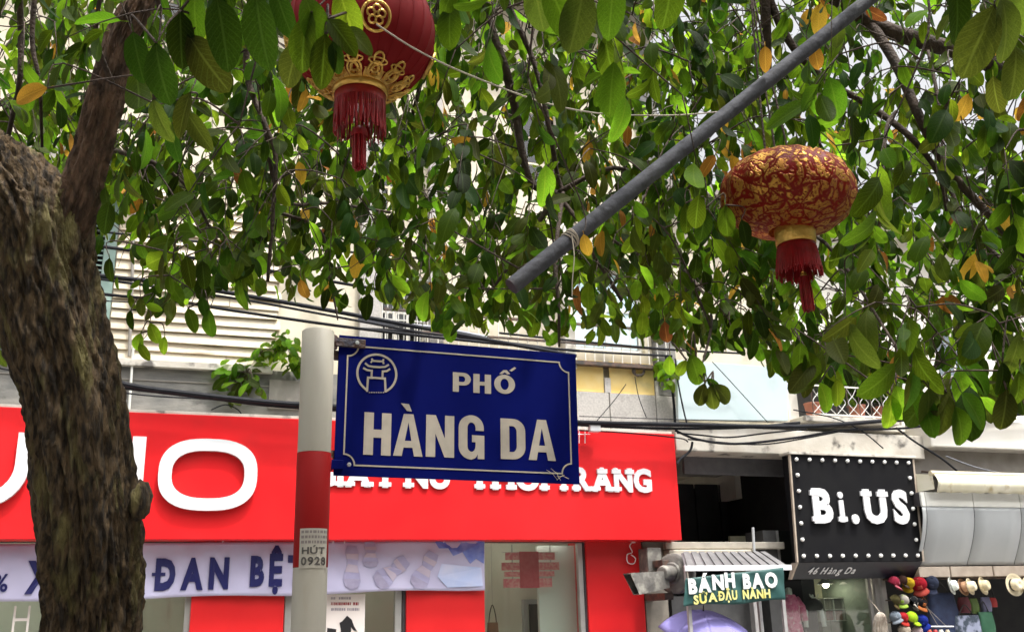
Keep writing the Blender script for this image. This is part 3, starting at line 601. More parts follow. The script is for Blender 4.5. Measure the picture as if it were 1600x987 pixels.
# awning roller, cladding, gutter
def span(px, out, py): return PU(px, py, out)
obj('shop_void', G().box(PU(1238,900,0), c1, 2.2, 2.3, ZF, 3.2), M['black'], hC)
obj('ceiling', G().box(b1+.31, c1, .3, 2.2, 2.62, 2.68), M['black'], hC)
zw0, zw1 = PZ(1520,768,.75), PZ(1520,742,.75)
aw = ft('awning', 'rolled cream canvas awning with scalloped valance at the right edge', 'awning', (span(1520,.75,750), -.75, zw0))
ua, ub_ = span(1462,.75,755), c1-.5
g = G(); g.grid(120, 8, lambda s, t: (lambda u: (u, -.75-.05*math.sin(PI*t)+.008*math.sin(u*31), zw0 + (zw1-zw0)*t - (0 if t > .01 else .018*abs(math.sin(u*13)))))(ua+(ub_-ua)*s)); obj('valance', g, M['canvas'], aw, smooth=True, solid=.006)
obj('roller', G().tube([(ua-.02,-.7,zw1+.02),(ub_,-.7,zw1+.02)], .035, 12), M['straw'], aw)
obj('roller_end', G().hexa([(span(1434,.5,755),-.5,PZ(1440,768,.5)),(ua-.004,-.72,zw0+.03),(ua-.004,-.68,zw0+.03),(span(1434,.5,755),-.46,PZ(1440,768,.5)),(span(1434,.5,755),-.5,PZ(1440,740,.5)),(ua-.004,-.72,zw1),(ua-.004,-.68,zw1),(span(1434,.5,755),-.46,PZ(1440,740,.5))]), M['canvas'], aw)
g = G()
for k in range(3): x = ua+.3+k*1.3; g.tube([(x,-.68,zw1+.02),(x,-.2,zw1+.12)], .012, 6)
obj('arm', g, M['iron'], aw)
# coved panels: separate sheets with open joints
zk0, zk1, zk2 = PZ(1520,882,.35), PZ(1520,792,.6), PZ(1520,770,.6)
js = [PU(x, 792, .6) for x in (1440, 1447, 1521, 1594, 1680, 1760, 1840)]
for a, b in zip(js, js[1:]):
    def prof(t): a_ = t*PI/2; return -.32 - .28*math.sin(a_)**1.0, zk0 + (zk1-zk0)*t
    g = G().grid(4, 14, lambda s, t: (a+.007+(b-a-.014)*s, prof(t)[0], prof(t)[1])); obj('cladding_panel', g, M['cove'], hC, smooth=True, solid=.008)
    obj('cladding_panel', G().box(a+.005, b-.005, -.612, -.58, zk1+.004, zk2), M['cove_top'], hC, bevel=.003)
obj('cladding_back', G().box(js[0], js[-1], -.28, -.0, zk0, zk2+.01), M['dark_trim'], hC)
obj('cladding_top', G().box(js[0], js[-1], -.575, -.281, zk1+.01, zk2), M['dark_trim'], hC)
for a, b in ((1436,1484),(1486,1551),(1553,1700)):
    obj('gutter', G().box(PU(a,890,.36), PU(b,890,.36), -.36, -.02, PZ(1520,900,.36), PZ(1520,884,.36)), M['wood_trim'], hC, bevel=.006)
obj('pier', G().box(c1-.3, c1, .0, 2.2, ZF, zk0), M['plaster_w'], hC)

# ------------------------------------------------------------------ unseen house row added behind the viewer to shade the foreground
hO = ft('house', 'unseen ochre grey row house added behind the viewer to shade the foreground', 'house', (0, -15.6, 0))
zo = 9.5; ho = []
for k in range(9):
    for z in (3.6, 6.5): ho.append((-13.2+k*3.1, -11.8+k*3.1, z, z+1.7))
g = wall_grid(G(), -14.2, 14.2, ZF, zo, -15.85, -15.6, ho + [(-12.8+k*5.2, -10.2+k*5.2, ZF, 2.7) for k in range(5)]); obj('wall', g, plain('far_plaster', (.3,.27,.21)), hO)
obj('house_body', G().box(-14.2, 14.2, -22, -16.3, ZF, zo-.02), M['far_plaster'], hO); obj('roof', G().box(-14.5, 14.5, -22.2, -15.2, zo, zo+.15), M['grey_soft'], hO)
for h in ho:
    w = obj('window', G().box(h[0],h[0]+.06,-15.72,-15.66,h[2],h[3]).box(h[1]-.06,h[1],-15.72,-15.66,h[2],h[3]).box(h[0]+.06,h[1]-.06,-15.72,-15.66,h[3]-.06,h[3]).box(h[0]+.06,h[1]-.06,-15.72,-15.66,h[2],h[2]+.06), M['shutter'], hO)
    obj('pane', G().box(h[0]+.06, h[1]-.06, -15.70, -15.69, h[2]+.06, h[3]-.06), M['dim_pane'], w)
for k in range(5): obj('shop_door', G().box(-12.8+k*5.2, -10.2+k*5.2, -15.82, -15.78, ZF, 2.7), M['cove'], hO)
# ------------------------------------------------------------------ black bulb-framed shop sign
bi = ft('shop_sign', 'black square shop sign framed with round white bulbs over the clothes shop', 'shop sign', (PU(1335,800,.5), -.4, 2.1))
TL, TR_, BR_, BL = P(1237,710,.5), P(1431,716,.5), P(1436,877,.42), P(1246,877,.42)
TL.z = TR_.z = (TL.z+TR_.z)/2; BR_.z = BL.z = (BR_.z+BL.z)/2
x0 = (TL.x+BL.x)/2; x1 = (TR_.x+BR_.x)/2; z1, z0 = TL.z, BL.z
def bp(s, t, o=0): "point of the sign's face, s across, t up, o metres proud"; return (x0+(x1-x0)*s, -.42-.08*t-o, z0+(z1-z0)*t)
g = G().hexa([bp(0,0),bp(1,0),bp(1,0,-.12),bp(0,0,-.12),bp(0,1),bp(1,1),bp(1,1,-.2),bp(0,1,-.2)]); obj('face_panel', g, M['black_panel'], bi, bevel=.004)
zk = PZ(1340, 903, .25)
g = G().hexa([(x0+.0,-.24,zk),(x1-.02,-.24,zk),(x1-.02,-.2,zk),(x0,-.2,zk),(x0,-.418,z0-.003),(x1,-.418,z0-.003),(x1,-.3,z0-.003),(x0,-.3,z0-.003)]); obj('skirt_panel', g, plain('skirt', (.006,.008,.016), .4), bi, bevel=.004)
for nm, g in (('edge_trim', G().hexa([bp(-.012,0,.004),bp(-.001,0,.004),bp(-.001,0,-.03),bp(-.012,0,-.03),bp(-.012,1,.004),bp(-.001,1,.004),bp(-.001,1,-.03),bp(-.012,1,-.03)])),
              ('edge_trim', G().hexa([bp(1.001,0,.004),bp(1.014,0,.004),bp(1.014,0,-.15),bp(1.001,0,-.15),bp(1.001,1,.004),bp(1.014,1,.004),bp(1.014,1,-.2),bp(1.001,1,-.2)])),
              ('edge_trim', G().hexa([(x0-.026,-.24,zk),(x0-.001,-.24,zk),(x0-.001,-.2,zk),(x0-.026,-.2,zk),(x0-.026,-.42,z0-.004),(x0-.001,-.42,z0-.004),(x0-.001,-.3,z0-.004),(x0-.026,-.3,z0-.004)]).v and None)):
    if g: obj(nm, g, M['wood_trim'], bi)
obj('edge_trim', G().hexa([(x0-.026,-.25,zk),(x0-.001,-.25,zk),(x0-.001,-.2,zk),(x0-.026,-.2,zk),(x0-.026,-.424,z0-.004),(x0-.001,-.424,z0-.004),(x0-.001,-.3,z0-.004),(x0-.026,-.3,z0-.004)]), M['wood_trim'], bi)
obj('top_trim', G().box(x0-.04, x1+.04, -.53, -.3, z1+.003, z1+.035), M['stained_white'], bi, bevel=.004)
for k in (.15, .85): obj('bracket', G().box(x0+(x1-x0)*k, x0+(x1-x0)*k+.04, -.31, -.0, z1-.1, z1-.06), M['iron'], bi)
gb = G().lathe([(.001,-.018),(.015,-.016),(.022,-.01),(.025,0),(.025,.012),(.0251,.013),(.001,.0131)], 14)
bme = bpy.data.meshes.new('bulb'); bme.from_pydata(gb.v, [], gb.f); bme.polygons.foreach_set('use_smooth', [True]*len(bme.polygons))
M['bulb'] = mat('bulb_white', (.86,.86,.84), rough=.3); bme.materials.append(M['bulb'])
bb = BASE[bi.name]; spots = []
for i in range(10): spots += [(.04+.92*i/9, .955), (.04+.92*i/9, .055)]
for j in range(1, 6): spots += [(.04, .055+.9*j/6), (.96, .055+.9*j/6)]
for s, t in spots: inst('bulb', bme, bi, Vector(bp(s, t, .012)) - bb, (R_(90)*-1+0, 0, 0) if False else (R_(-90), 0, 0))
# raised rounded slab letters
tx0, tx1 = x0+(x1-x0)*.135, x0+(x1-x0)*.915; zbt = z0+(z1-z0)*.375; cht = (z1-z0)*.29
text('Bi.US', tx0, tx1, zbt, cht, -.472, .022, M['letter_white'], bi, bold=.048, slab=.15, gap=.19)
text('46 Hàng Da', x0+(x1-x0)*.1, x0+(x1-x0)*.47, zk+.06, .075, -.30, .012, M['letter_white'], bi, bold=.012, shear=.35, gap=.08, fn=lambda u, z: -(z-zk)/(z0-zk)*.18+.055, name='small_letter')

# ------------------------------------------------------------------ steamed-bun stall
st = ft('food_stall', 'small bun stall with grey ribbed tin roof between the red wall and the black sign', 'food stall', (PU(1150,940,.9), -.9, .12))
ra, rb, rc, rd = P(1071,892,1.3), P(1231,882,1.3), P(1196,862,.75), P(1064,865,.75)
zR0 = (ra.z+rb.z)/2; zR1 = (rc.z+rd.z)/2
nr = 11; xa, xb = ra.x, rb.x
for i in range(nr):
    s0, s1 = i/nr, (i+1)/nr; a0 = xa+(xb-xa)*s0; a1 = xa+(xb-xa)*s1; c0_ = rd.x+(rc.x-rd.x)*s0; c1_ = rd.x+(rc.x-rd.x)*s1; w = (a1-a0)*.26
    g = G().hexa([(a0+w,-1.3,zR0),(a1-.002,-1.3,zR0),(c1_-.002,-.75,zR1),(c0_+w,-.75,zR1),(a0+w,-1.3,zR0+.02),(a1-.002,-1.3,zR0+.02),(c1_-.002,-.75,zR1+.02),(c0_+w,-.75,zR1+.02)])
    obj('roof_strip', g, M['tin'], st)
    g = G().hexa([(a0,-1.295,zR0-.01),(a0+w-.002,-1.295,zR0-.01),(c0_+w-.002,-.755,zR1-.01),(c0_,-.755,zR1-.01),(a0,-1.295,zR0+.004),(a0+w-.002,-1.295,zR0+.004),(c0_+w-.002,-.755,zR1+.004),(c0_,-.755,zR1+.004)])
    obj('roof_groove', g, plain('groove', (.07,.065,.07)), st)
obj('roof_edge', G().box(xa-.02, xb+.03, -1.33, -1.301, zR0-.03, zR0+.03), M['letter_white'], st, bevel=.004)
for px, o in ((1075,1.25),(1222,1.25),(1185,.8)): u = PU(px,930,o); obj('post', G().box(u-.02,u+.02,-o-.02,-o+.02,.12,zR0-.015), plain('post_grey', (.3,.29,.29)), st)
obj('counter', G().box(PU(1062,980,1.2), PU(1215,980,1.2), -1.2, -.8, .5, 1.05), M['alu'], st, bevel=.01)
for k in (0, 1):
    for q in (0, 1): u = PU(1066,980,1.2)+.02+k*1.0; v = -1.18+q*.34; obj('leg', G().box(u,u+.03,v,v+.03,.12,.5), M['iron'], st)
gs = ft('cloth_sign', 'dark green cloth sign with white and yellow hand lettering under the stall roof', 'sign', (PU(1150,910,1.34), -1.34, 1.6))
c00, c10, c11, c01 = P(1068,947,1.34), P(1226,937,1.34), P(1224,886,1.34), P(1072,903,1.34)
def gsf(s, t):
    sg = .07*math.sin(PI*s)*0 ; x = (c00.x*(1-s)+c10.x*s)*(1-t)+(c01.x*(1-s)+c11.x*s)*t; z = (c00.z*(1-s)+c10.z*s)*(1-t)+(c01.z*(1-s)+c11.z*s)*t
    z += (1-t)*.012*math.sin(s*9); return (x, -1.34+.012*math.sin(s*11+t*2)+.006*math.sin(s*29+t*9), z)
obj('cloth', G().grid(50, 12, gsf), M['green_cloth'], gs, smooth=True, solid=.003)
gw = lambda u, z: .012*math.sin((u-c00.x)/(c10.x-c00.x)*11)
M['paint_white'] = mat('paint_white', (.74,.75,.76), (.84,.84,.84), 12, .6); M['paint_yellow'] = mat('paint_yellow', (.62,.56,.12), (.72,.68,.3), 16, .6)
def zs(px, py): return PZ(px, py, 1.34)
text('BÁNH', PU(1076,920,1.35), PU(1147,910,1.35), zs(1080,926), zs(1120,899)-zs(1120,920), -1.357, .006, M['paint_white'], gs, bold=.05, gap=.09, fn=gw, slope=.13, name='painted_letter')
text('BAO', PU(1160,905,1.35), PU(1213,905,1.35), zs(1165,918), zs(1165,897)-zs(1165,918), -1.357, .006, M['paint_white'], gs, bold=.05, gap=.09, fn=gw, slope=.03, name='painted_letter')
text('SỮA', PU(1084,938,1.35), PU(1120,938,1.35), zs(1090,943), zs(1090,930)-zs(1090,943), -1.357, .006, M['paint_yellow'], gs, bold=.035, gap=.08, fn=gw, slope=.13, name='painted_letter')
text('ĐẬU', PU(1122,935,1.35), PU(1151,935,1.35), zs(1125,937), zs(1125,923.5)-zs(1125,937), -1.357, .006, M['paint_yellow'], gs, bold=.035, gap=.08, fn=gw, slope=.04, name='painted_letter')
text('NÀNH', PU(1160,930,1.35), PU(1203,930,1.35), zs(1165,934.5), zs(1165,921.5)-zs(1165,934.5), -1.357, .006, M['paint_yellow'], gs, bold=.035, gap=.08, fn=gw, slope=.02, name='painted_letter')
for x in (c01.x+.03, c11.x-.03): obj('tie', G().tube([(x,-1.34,c11.z-.02 if x > 3.4 else c01.z-.02),(x,-1.315,zR0)], .004, 5), M['string'], gs)

# ------------------------------------------------------------------ purple umbrella (its ferrule and ribs), held upright on a stand
uc = W(1099, 954, 11.2); Rr = 62*11.2/1536*1.12
um = wt('umbrella', 'open lilac umbrella, its top just showing below the green bun sign', 'umbrella', (uc.x, uc.y, .12))
tilt = Matrix.Translation(uc) @ Matrix.Rotation(R_(14), 4, 'X') @ Matrix.Rotation(R_(4), 4, 'Y')
def canopy(a, r):
    sc = 1 - .045*abs(math.sin(a*4))*r*r; rr = Rr*r*sc; return tilt @ Vector((rr*math.cos(a), rr*math.sin(a), -.26*Rr*2*(r**2)*.75 - .012*r*abs(math.sin(a*4))))
nA = 8
for k in range(nA):
    g = G().grid(8, 8, lambda s, t: canopy(2*PI*(k+s)/nA, .02+.98*t)); obj('canopy_panel', g, M['purple'], um, smooth=True, solid=.002)
    obj('rib', G().tube([canopy(2*PI*k/nA, .05+.95*t/8) - Vector((0,0,.006)) for t in range(9)], .0035, 5), M['iron'], um)
obj('ferrule', G().tube([tilt @ Vector((0,0,-.01)), tilt @ Vector((0,0,.07))], [.012,.006], 8), M['ink'], um)
obj('shaft', G().tube([tilt @ Vector((0,0,-.01)), tilt @ Vector((0,0,-1.5))], .009, 8), M['alu'], um)
obj('stand', G().lathe([(.001,.12),(.2,.12),(.2,.16),(.05,.2),(.03,.45),(.001,.45)], 20, Matrix.Translation(((tilt @ Vector((0,0,-1.5))).x, (tilt @ Vector((0,0,-1.5))).y, 0))), M['concrete'], um)

# ------------------------------------------------------------------ old blower fan with a square duct mouth on the post
q = P(1048, 898, .55)
bl = ft('blower_fan', 'grimy grey blower fan with square duct mouth, between the red wall and stall', 'blower fan', (q.x, q.y, q.z))
M['grime'] = mat('grimy_metal', (.15,.14,.125), (.08,.075,.07), 7, .7, .3, c3=(.24,.23,.2), s3=9, lo3=.5, hi3=.65)
RV = .215
Mv = Matrix.Translation((q.x+.07, q.y, q.z+.02)) @ Matrix.Rotation(R_(-62), 4, 'Z') @ Matrix.Rotation(R_(90), 4, 'X')
obj('housing', G().lathe([(.001,-.07),(RV*.8,-.07),(RV,-.05),(RV,.05),(RV*.8,.07),(RV*.55,.075),(RV*.5,.1),(.001,.1)], 32, Mv, lambda a, z: 1+.12*math.sin(a/2)), M['grime'], bl, smooth=True, bevel=.004)
obj('rim_ring', G().lathe([(RV*.96,-.09),(RV*1.04,-.08),(RV*1.04,-.06),(RV*.96,-.055)], 32, Mv), M['cove_top'], bl, smooth=True)
obj('motor', G().lathe([(.001,.1),(.09,.1),(.09,.26),(.07,.29),(.001,.29)], 20, Mv), M['grime'], bl, smooth=True, bevel=.004)
qa, qb = P(1040, 905, .6), P(980, 912, .75)
def duct(h0, h1, w, th):
    d = (qb-qa).normalized(); s = Vector((0,1,0)); up = Vector((0,0,1)); r = []
    def ring(c, h, ww): return [c - s*ww - up*h, c + s*ww - up*h, c + s*ww + up*h, c - s*ww + up*h]
    A = ring(qa, h0, w); B = ring(qb, h1, w*1.1); Bi = ring(qb, h1-th, w*1.1-th); Ai = ring(qa, h0-th, w-th)
    v = A+B+Bi+Ai; f = []
    for i in range(4):
        j = (i+1) % 4; f += [(i, j, 4+j, 4+i), (4+i, 4+j, 8+j, 8+i), (8+i, 8+j, 12+j, 12+i)]
    f.append((12,13,14,15)); return v, f
vv, ff = duct(.095, .12, .09, .012); vv[4] = vv[4] + Vector((.1,0,0)); vv[5] = vv[5] + Vector((.12,0,0)); vv[8] = vv[8] + Vector((.1,0,0)); vv[9] = vv[9] + Vector((.12,0,0))
obj('duct', G().add(vv, ff), M['grime'], bl)
obj('mount', G().box(q.x-.1, q.x+.02, q.y, -.02, q.z-.28, q.z-.2), M['iron'], bl, bevel=.006); obj('mount', G().box(q.x-.1, q.x+.02, q.y, -.02, q.z+.1, q.z+.18), M['iron'], bl, bevel=.006)
obj('junction_box', G().box(PU(1012,870,.3), PU(1034,870,.3), -.3, -.02, PZ(1022,893,.3), PZ(1022,855,.3)), M['grime'], bl, bevel=.01)
hk = ft('wall_hook', 'bent white wire loop hanging on the red wall beside the blower fan', 'hook', (PU(985,860,.08), -.07, PZ(985,860,.08)))
p = [P(x, y, .09) for x, y in ((990,845),(984,852),(988,862),(980,866),(981,878),(990,880),(993,872),(986,866))]
obj('wire', G().tube(smooth_path(p, 4), .006, 6), M['letter_white'], hk); obj('clip', G().box(p[0].x-.02,p[0].x+.02,-.1,-.06,p[0].z-.02,p[0].z+.02), M['letter_white'], hk)

# ------------------------------------------------------------------ clothes shop window under the black sign
w1, w2 = PU(1222,940,0), PU(1368,940,0)
sw = obj('shop_window', G().box(w1, w1+.05, -.0, .05, ZF, 2.6).box(w2-.09, w2-.04, .0, .05, ZF, 2.6).box(w1+.05, w2-.09, .0, .05, ZF, ZF+.1), M['alu'], hC)
obj('pane', G().box(w1+.05, (w1+w2)/2-.004, .02, .028, ZF+.1, 2.6), M['glass'], sw); obj('pane', G().box((w1+w2)/2, w2-.09, .026, .034, ZF+.1, 2.6), M['glass'], sw)
obj('shop_wall', G().box(w1, w2, 1.1, 1.15, ZF, 2.62), plain('shop_cream', (.5,.49,.36)), hC); obj('shop_wall', G().box(w2-.02, w2+.02, .055, 1.1, ZF, 2.62), plain('shop_green', (.2,.24,.2)), hC)
obj('shop_post', G().box(PU(1369,930,.05), PU(1375,930,.05), -.05, .1, ZF, 2.62), M['alu'], hC); obj('shop_post', G().box(PU(1379,930,.1), PU(1386,930,.1), -.1, .0, ZF, 2.62), M['alu'], hC)
obj('plinth', G().box(w1-.2, w1-.002, -.02, .4, ZF, 2.6), plain('dark_plinth', (.05,.05,.05)), hC)
cab = ft('display_cabinet', 'pale open display cabinet of small boxes behind the clothes shop glass', 'cabinet', (PU(1315,950,-.7), .7, ZF))
ca, cb, cz0, cz1 = PU(1284,950,-.7), PU(1342,950,-.7), PZ(1310,968,-.7), PZ(1310,933,-.7)
obj('back', G().box(ca, cb, .85, .87, cz0, cz1), M['interior_w'], cab); obj('foot', G().box(ca, cb, .72, .86, ZF, cz0-.02), plain('cab_foot', (.3,.3,.26)), cab)
for i in range(3): z = cz0+(cz1-cz0)*i/2; obj('shelf', G().box(ca, cb, .62, .849, z-.012, z), M['interior_w'], cab)
for i in range(5): x = ca+(cb-ca)*i/4; obj('divider', G().box(x-.006, x+.006, .625, .848, cz0, cz1-.013), M['interior_w'], cab)
bc = [(.2,.1,.07),(.3,.2,.16),(.35,.33,.26),(.4,.37,.3),(.3,.3,.28),(.2,.2,.2),(.35,.3,.3),(.5,.5,.45)]
for i in range(4):
    for j in range(2):
        x = ca+(cb-ca)*i/4+.02; z = cz0+(cz1-cz0)*j/2+.001
        bx = ft('box', ['brown','dusky pink','olive grey','tan','grey','charcoal','rose grey','cream'][i+4*j]+' box in the '+['lower','upper'][j]+' row of the display cabinet, '+['leftmost','second from left','third from left','rightmost'][i], 'box', (x, .64, z), 'boxes in the display cabinet')
        c_ = plain('box_%d' % (i+4*j), bc[i+4*j]); wd = (cb-ca)/4-.045
        obj('body', G().box(x, x+wd, .64, .82, z, z+.1), c_, bx, bevel=.004); obj('lid', G().box(x-.003, x+wd+.003, .636, .823, z+.101, z+.125), c_, bx, bevel=.003)
# garments on bust forms
def garment(name, label, cat, u, v, ztop, h, w, m, kind='top', extra=None):
    t = ft(name, label, cat, (u, v, ZF)); zb = ztop - h
    def ringf(z, a):
        s = (ztop - z)/h
        if kind == 'top': ww = w*(.5+.5*min(1, s*5)) * (1-.18*math.sin(PI*min(1, s*1.1)))
        else: ww = w*(.42+.3*min(1, s*8)) * (1-.35*math.sin(PI*min(1, s*1.6))) + w*.5*max(0, s-.4)
        return ww
    g = G(); n = 24; rows = 16; V_ = []
    for i in range(rows+1):
        z = ztop - h*i/rows; ww = ringf(z, 0)
        for k in range(n): a = 2*PI*k/n; fold = 1+.05*math.sin(a*7+i*.2)*i/rows; V_.append((u+ww*math.cos(a)*fold, v+ww*.5*math.sin(a)*fold, z))
    g.add(V_, [(i*n+k, i*n+(k+1) % n, (i+1)*n+(k+1) % n, (i+1)*n+k) for i in range(rows) for k in range(n)] + [tuple(range(n))]); obj('bodice' if kind == 'top' else 'dress_body', g, m, t, smooth=True)
    for s in (1, -1): obj('sleeve', G().tube([(u+s*w*.62,v,ztop-.04),(u+s*w*1.0,v-.02,ztop-.16),(u+s*w*1.12,v-.03,ztop-.34)], [w*.22,w*.26,w*.24], 10), m, t, smooth=True)
    obj('stand_pole', G().tube([(u,v,ZF),(u,v,ztop+.06)], .012, 8), M['alu'], t); obj('stand_foot', G().lathe([(.001,0),(.14,0),(.14,.015),(.02,.03)], 18, Matrix.Translation((u,v,ZF))), M['alu'], t)
    obj('neck_cap', G().lathe([(.045,0),(.045,.09),(.02,.11),(.001,.11)], 14, Matrix.Translation((u,v,ztop-.02))), M['interior_w'], t, smooth=True)
    return t
M['pink_cloth'] = mat('pink_lace', (.5,.06,.18), (.68,.2,.34), 22, .6, .3, c3=(.75,.5,.55), s3=14)
M['white_cloth'] = mat('white_cloth', (.66,.68,.7), (.76,.77,.78), 8, .6, .1); M['black_cloth'] = mat('black_cloth', (.015,.015,.017), (.03,.03,.03), 12, .7, .2)
u = PU(1236,960,-.25); g1 = garment('blouse', 'raspberry pink lace blouse on a stand, left in the clothes shop window', 'blouse', u, .25, PZ(1236,928,-.25), .6, .17, M['pink_cloth'])
u = PU(1270,960,-.3); g2 = garment('dress', 'white dress with a black shoulder shawl on a stand beside the pink blouse', 'dress', u, .3, PZ(1270,937,-.3), 1.1, .13, M['white_cloth'], 'dress')
b_ = Vector((u, .3, PZ(1270,937,-.3))); obj('shawl', G().lathe([(.05,.03),(.12,.0),(.15,-.05),(.15,-.1),(.12,-.13)], 22, Matrix.Translation(b_) @ Matrix.Diagonal((1,.7,1,1)), lambda a, z: 1+.06*math.sin(a*9)), M['black_cloth'], g2, smooth=True)
obj('necklace', G().tube([(u+.07*math.cos(t), .3-.075, b_.z+.1+.05*math.sin(t)-.02) for t in [PI+PI*i/10 for i in range(11)]], .008, 6), M['cove_top'], g2)
M['warm_bulb'] = mat('warm_bulb', (.9,.85,.7), rough=.4, emit=(1,.9,.7), es=60)
for k, (px, w_, h_) in enumerate(((1290,14,30),(1325,20,22))):
    sk_ = ft('ceiling_lamp', ['round ceiling lamp over the cabinet, the left one','round ceiling lamp over the cabinet, the right one'][k], 'lamp', (PU(px,915,-.6), .6, 2.4))
    q = P(px, 912, -.6); obj('lamp_shade', G().lathe([(.03,.1),(.05,.06),(.12,0),(.115,0),(.001,.03)], 22, Matrix.Translation((q.x,.6,q.z))), M['cove_top'], sk_, smooth=True); obj('lamp_cord', G().tube([(q.x,.6,q.z+.1),(q.x,.6,2.62)], .006, 6), M['ink'], sk_)
    obj('lamp_bulb', G().lathe([(.001,-.05),(.03,-.04),(.045,-.01),(.03,.03),(.001,.035)], 16, Matrix.Translation((q.x,.6,q.z))), M['warm_bulb'], sk_, smooth=True)

# ------------------------------------------------------------------ hats, caps and bags of the hat shop
rail_t = ft('display_rail', 'long dark rail behind the hats under the beige gutter', 'rail', (PU(1500,905,.25), -.25, 2.2))
zrl = PZ(1500, 903, .2)
obj('bar', G().tube([(PU(1380,905,.2),-.2,zrl),(c1-.4,-.2,zrl)], .014, 8), M['iron'], rail_t)
for px in (1386, 1470, 1560, 1650): u = PU(px,905,.2); obj('hanger', G().tube([(u,-.2,zrl),(u,-.12,zrl+.08),(u,-.02,zrl+.1)], .008, 6), M['iron'], rail_t)
for r_, zz in ((1, PZ(1420,950,.2)), (2, PZ(1420,985,.2))): obj('bar', G().tube([(PU(1388,950,.2),-.17,zz+.11),(PU(1450,950,.2),-.17,zz+.11)], .008, 8), M['iron'], rail_t)
def hat_parts(t, m, band, crown=.085, h=.1, brim=.14, curl=.02):
    def rf(a, z): return 1+.1*math.cos(2*a)
    obj('crown', G().lathe([(crown,0),(crown*.98,h*.4),(crown*.9,h*.8),(crown*.7,h*.98),(crown*.35,h*.93),(.001,h*.82)], 28, None, rf), m, t, smooth=True)
    obj('brim', G().lathe([(crown*.98,0),(brim*.8,-.004),(brim,curl),(brim,curl+.004),(brim*.8,.003),(crown*.98,.006)], 32, None, lambda a, z: 1+.1*math.cos(2*a)), m, t, smooth=True)
    if band: obj('band', G().lathe([(crown*1.02,.004),(crown*1.01,.03)], 28, None, rf), band, t, smooth=True)
def cap_parts(t, m, m2=None):
    obj('crown', G().lathe([(.088,0),(.09,.03),(.082,.065),(.06,.095),(.03,.11),(.001,.114)], 26, None, lambda a, z: 1+.06*math.cos(2*a)), m, t, smooth=True)
    def vis(s, t_): a = R_(-90-52+104*s); r = .085+.075*t_*math.cos((s-.5)*PI*.85)**.5 if abs(s-.5) < .499 else .085; return (r*math.cos(a), r*math.sin(a), .004-.03*t_*t_+.012*t_*math.cos((s-.5)*PI))
    obj('visor', G().grid(14, 4, vis), m2 or m, t, smooth=True, solid=.004)
    obj('badge', G().grid(4, 4, lambda a, b: (lambda az, el: (.0925*math.cos(el)*math.sin(az), -.0925*math.cos(el)*math.cos(az)*1.0-.003, .118*math.sin(el)))((a-.5)*.7, .3+b*.4)), m2 or m, t, smooth=True, solid=.002)
    for k in range(6): obj('seam', G().tube([(.0915*(1+.06*math.cos(2*a))*math.cos(a)*math.cos(e)**.8, .0915*(1+.06*math.cos(2*a))*math.sin(a)*math.cos(e)**.8, .116*math.sin(e)) for a in [PI*k/3+PI/6] for e in [PI/2*i/6 for i in range(7)]], .0016, 4), m2 or m, t)
    obj('button', G().lathe([(.001,.122),(.008,.12),(.009,.113)], 8), m2 or m, t)
def hang(px, py, out, tilt=(90,0,0), sc=1., label='', cat='hat', grp='', name='straw_hat'):
    q = P(px, py, out); r = Matrix.Rotation(FA, 4, 'Z') @ Matrix.Rotation(R_(tilt[2]), 4, 'Z') @ Matrix.Rotation(R_(tilt[1]), 4, 'Y') @ Matrix.Rotation(R_(tilt[0]), 4, 'X')
    t = thing(name, label, cat, F(*q), r.to_euler(), grp); t.scale = (sc, sc*.97, sc); return t
GH = 'hats hung along the shop front'
M['straw_white'] = mat('straw_white', (.66,.7,.64), (.74,.77,.72), 60, .8, .3); M['straw_tan'] = mat('straw_tan', (.42,.24,.13), (.5,.3,.18), 60, .8, .3)
M['straw_dark'] = mat('straw_dark', (.5,.42,.26), (.6,.52,.34), 60, .8, .4)
hh = hang(1485, 915, .35, (80,0,38), .95, 'white hat with grey band, first hat left under the beige gutter', 'hat', GH); hat_parts(hh, M['straw_white'], plain('band_grey', (.15,.15,.15)))
hh = hang(1503, 917, .3, (78,0,25), .95, 'tan brown hat partly behind the cream one', 'hat', GH); hat_parts(hh, M['straw_tan'], plain('band_brown', (.12,.05,.03)))
hh = hang(1514, 916, .36, (80,0,32), .92, 'cream straw hat overlapping the tan brown one', 'hat', GH); hat_parts(hh, M['straw'], None)
hh = hang(1534, 915, .36, (80,0,30), 1.0, 'golden straw hat hung right of the overlapping pair', 'hat', GH); hat_parts(hh, M['straw_dark'], M['straw'])
hh = hang(1583, 913, .38, (88,0,10), 1.12, 'wide brimmed cream hat with black band at the right edge', 'hat', GH); hat_parts(hh, M['straw'], M['black_cloth'], brim=.155)
hh = hang(1606, 914, .38, (88,0,10), 1.0, 'hat cut off by the right edge of the picture', 'hat', GH); hat_parts(hh, M['straw'], None)
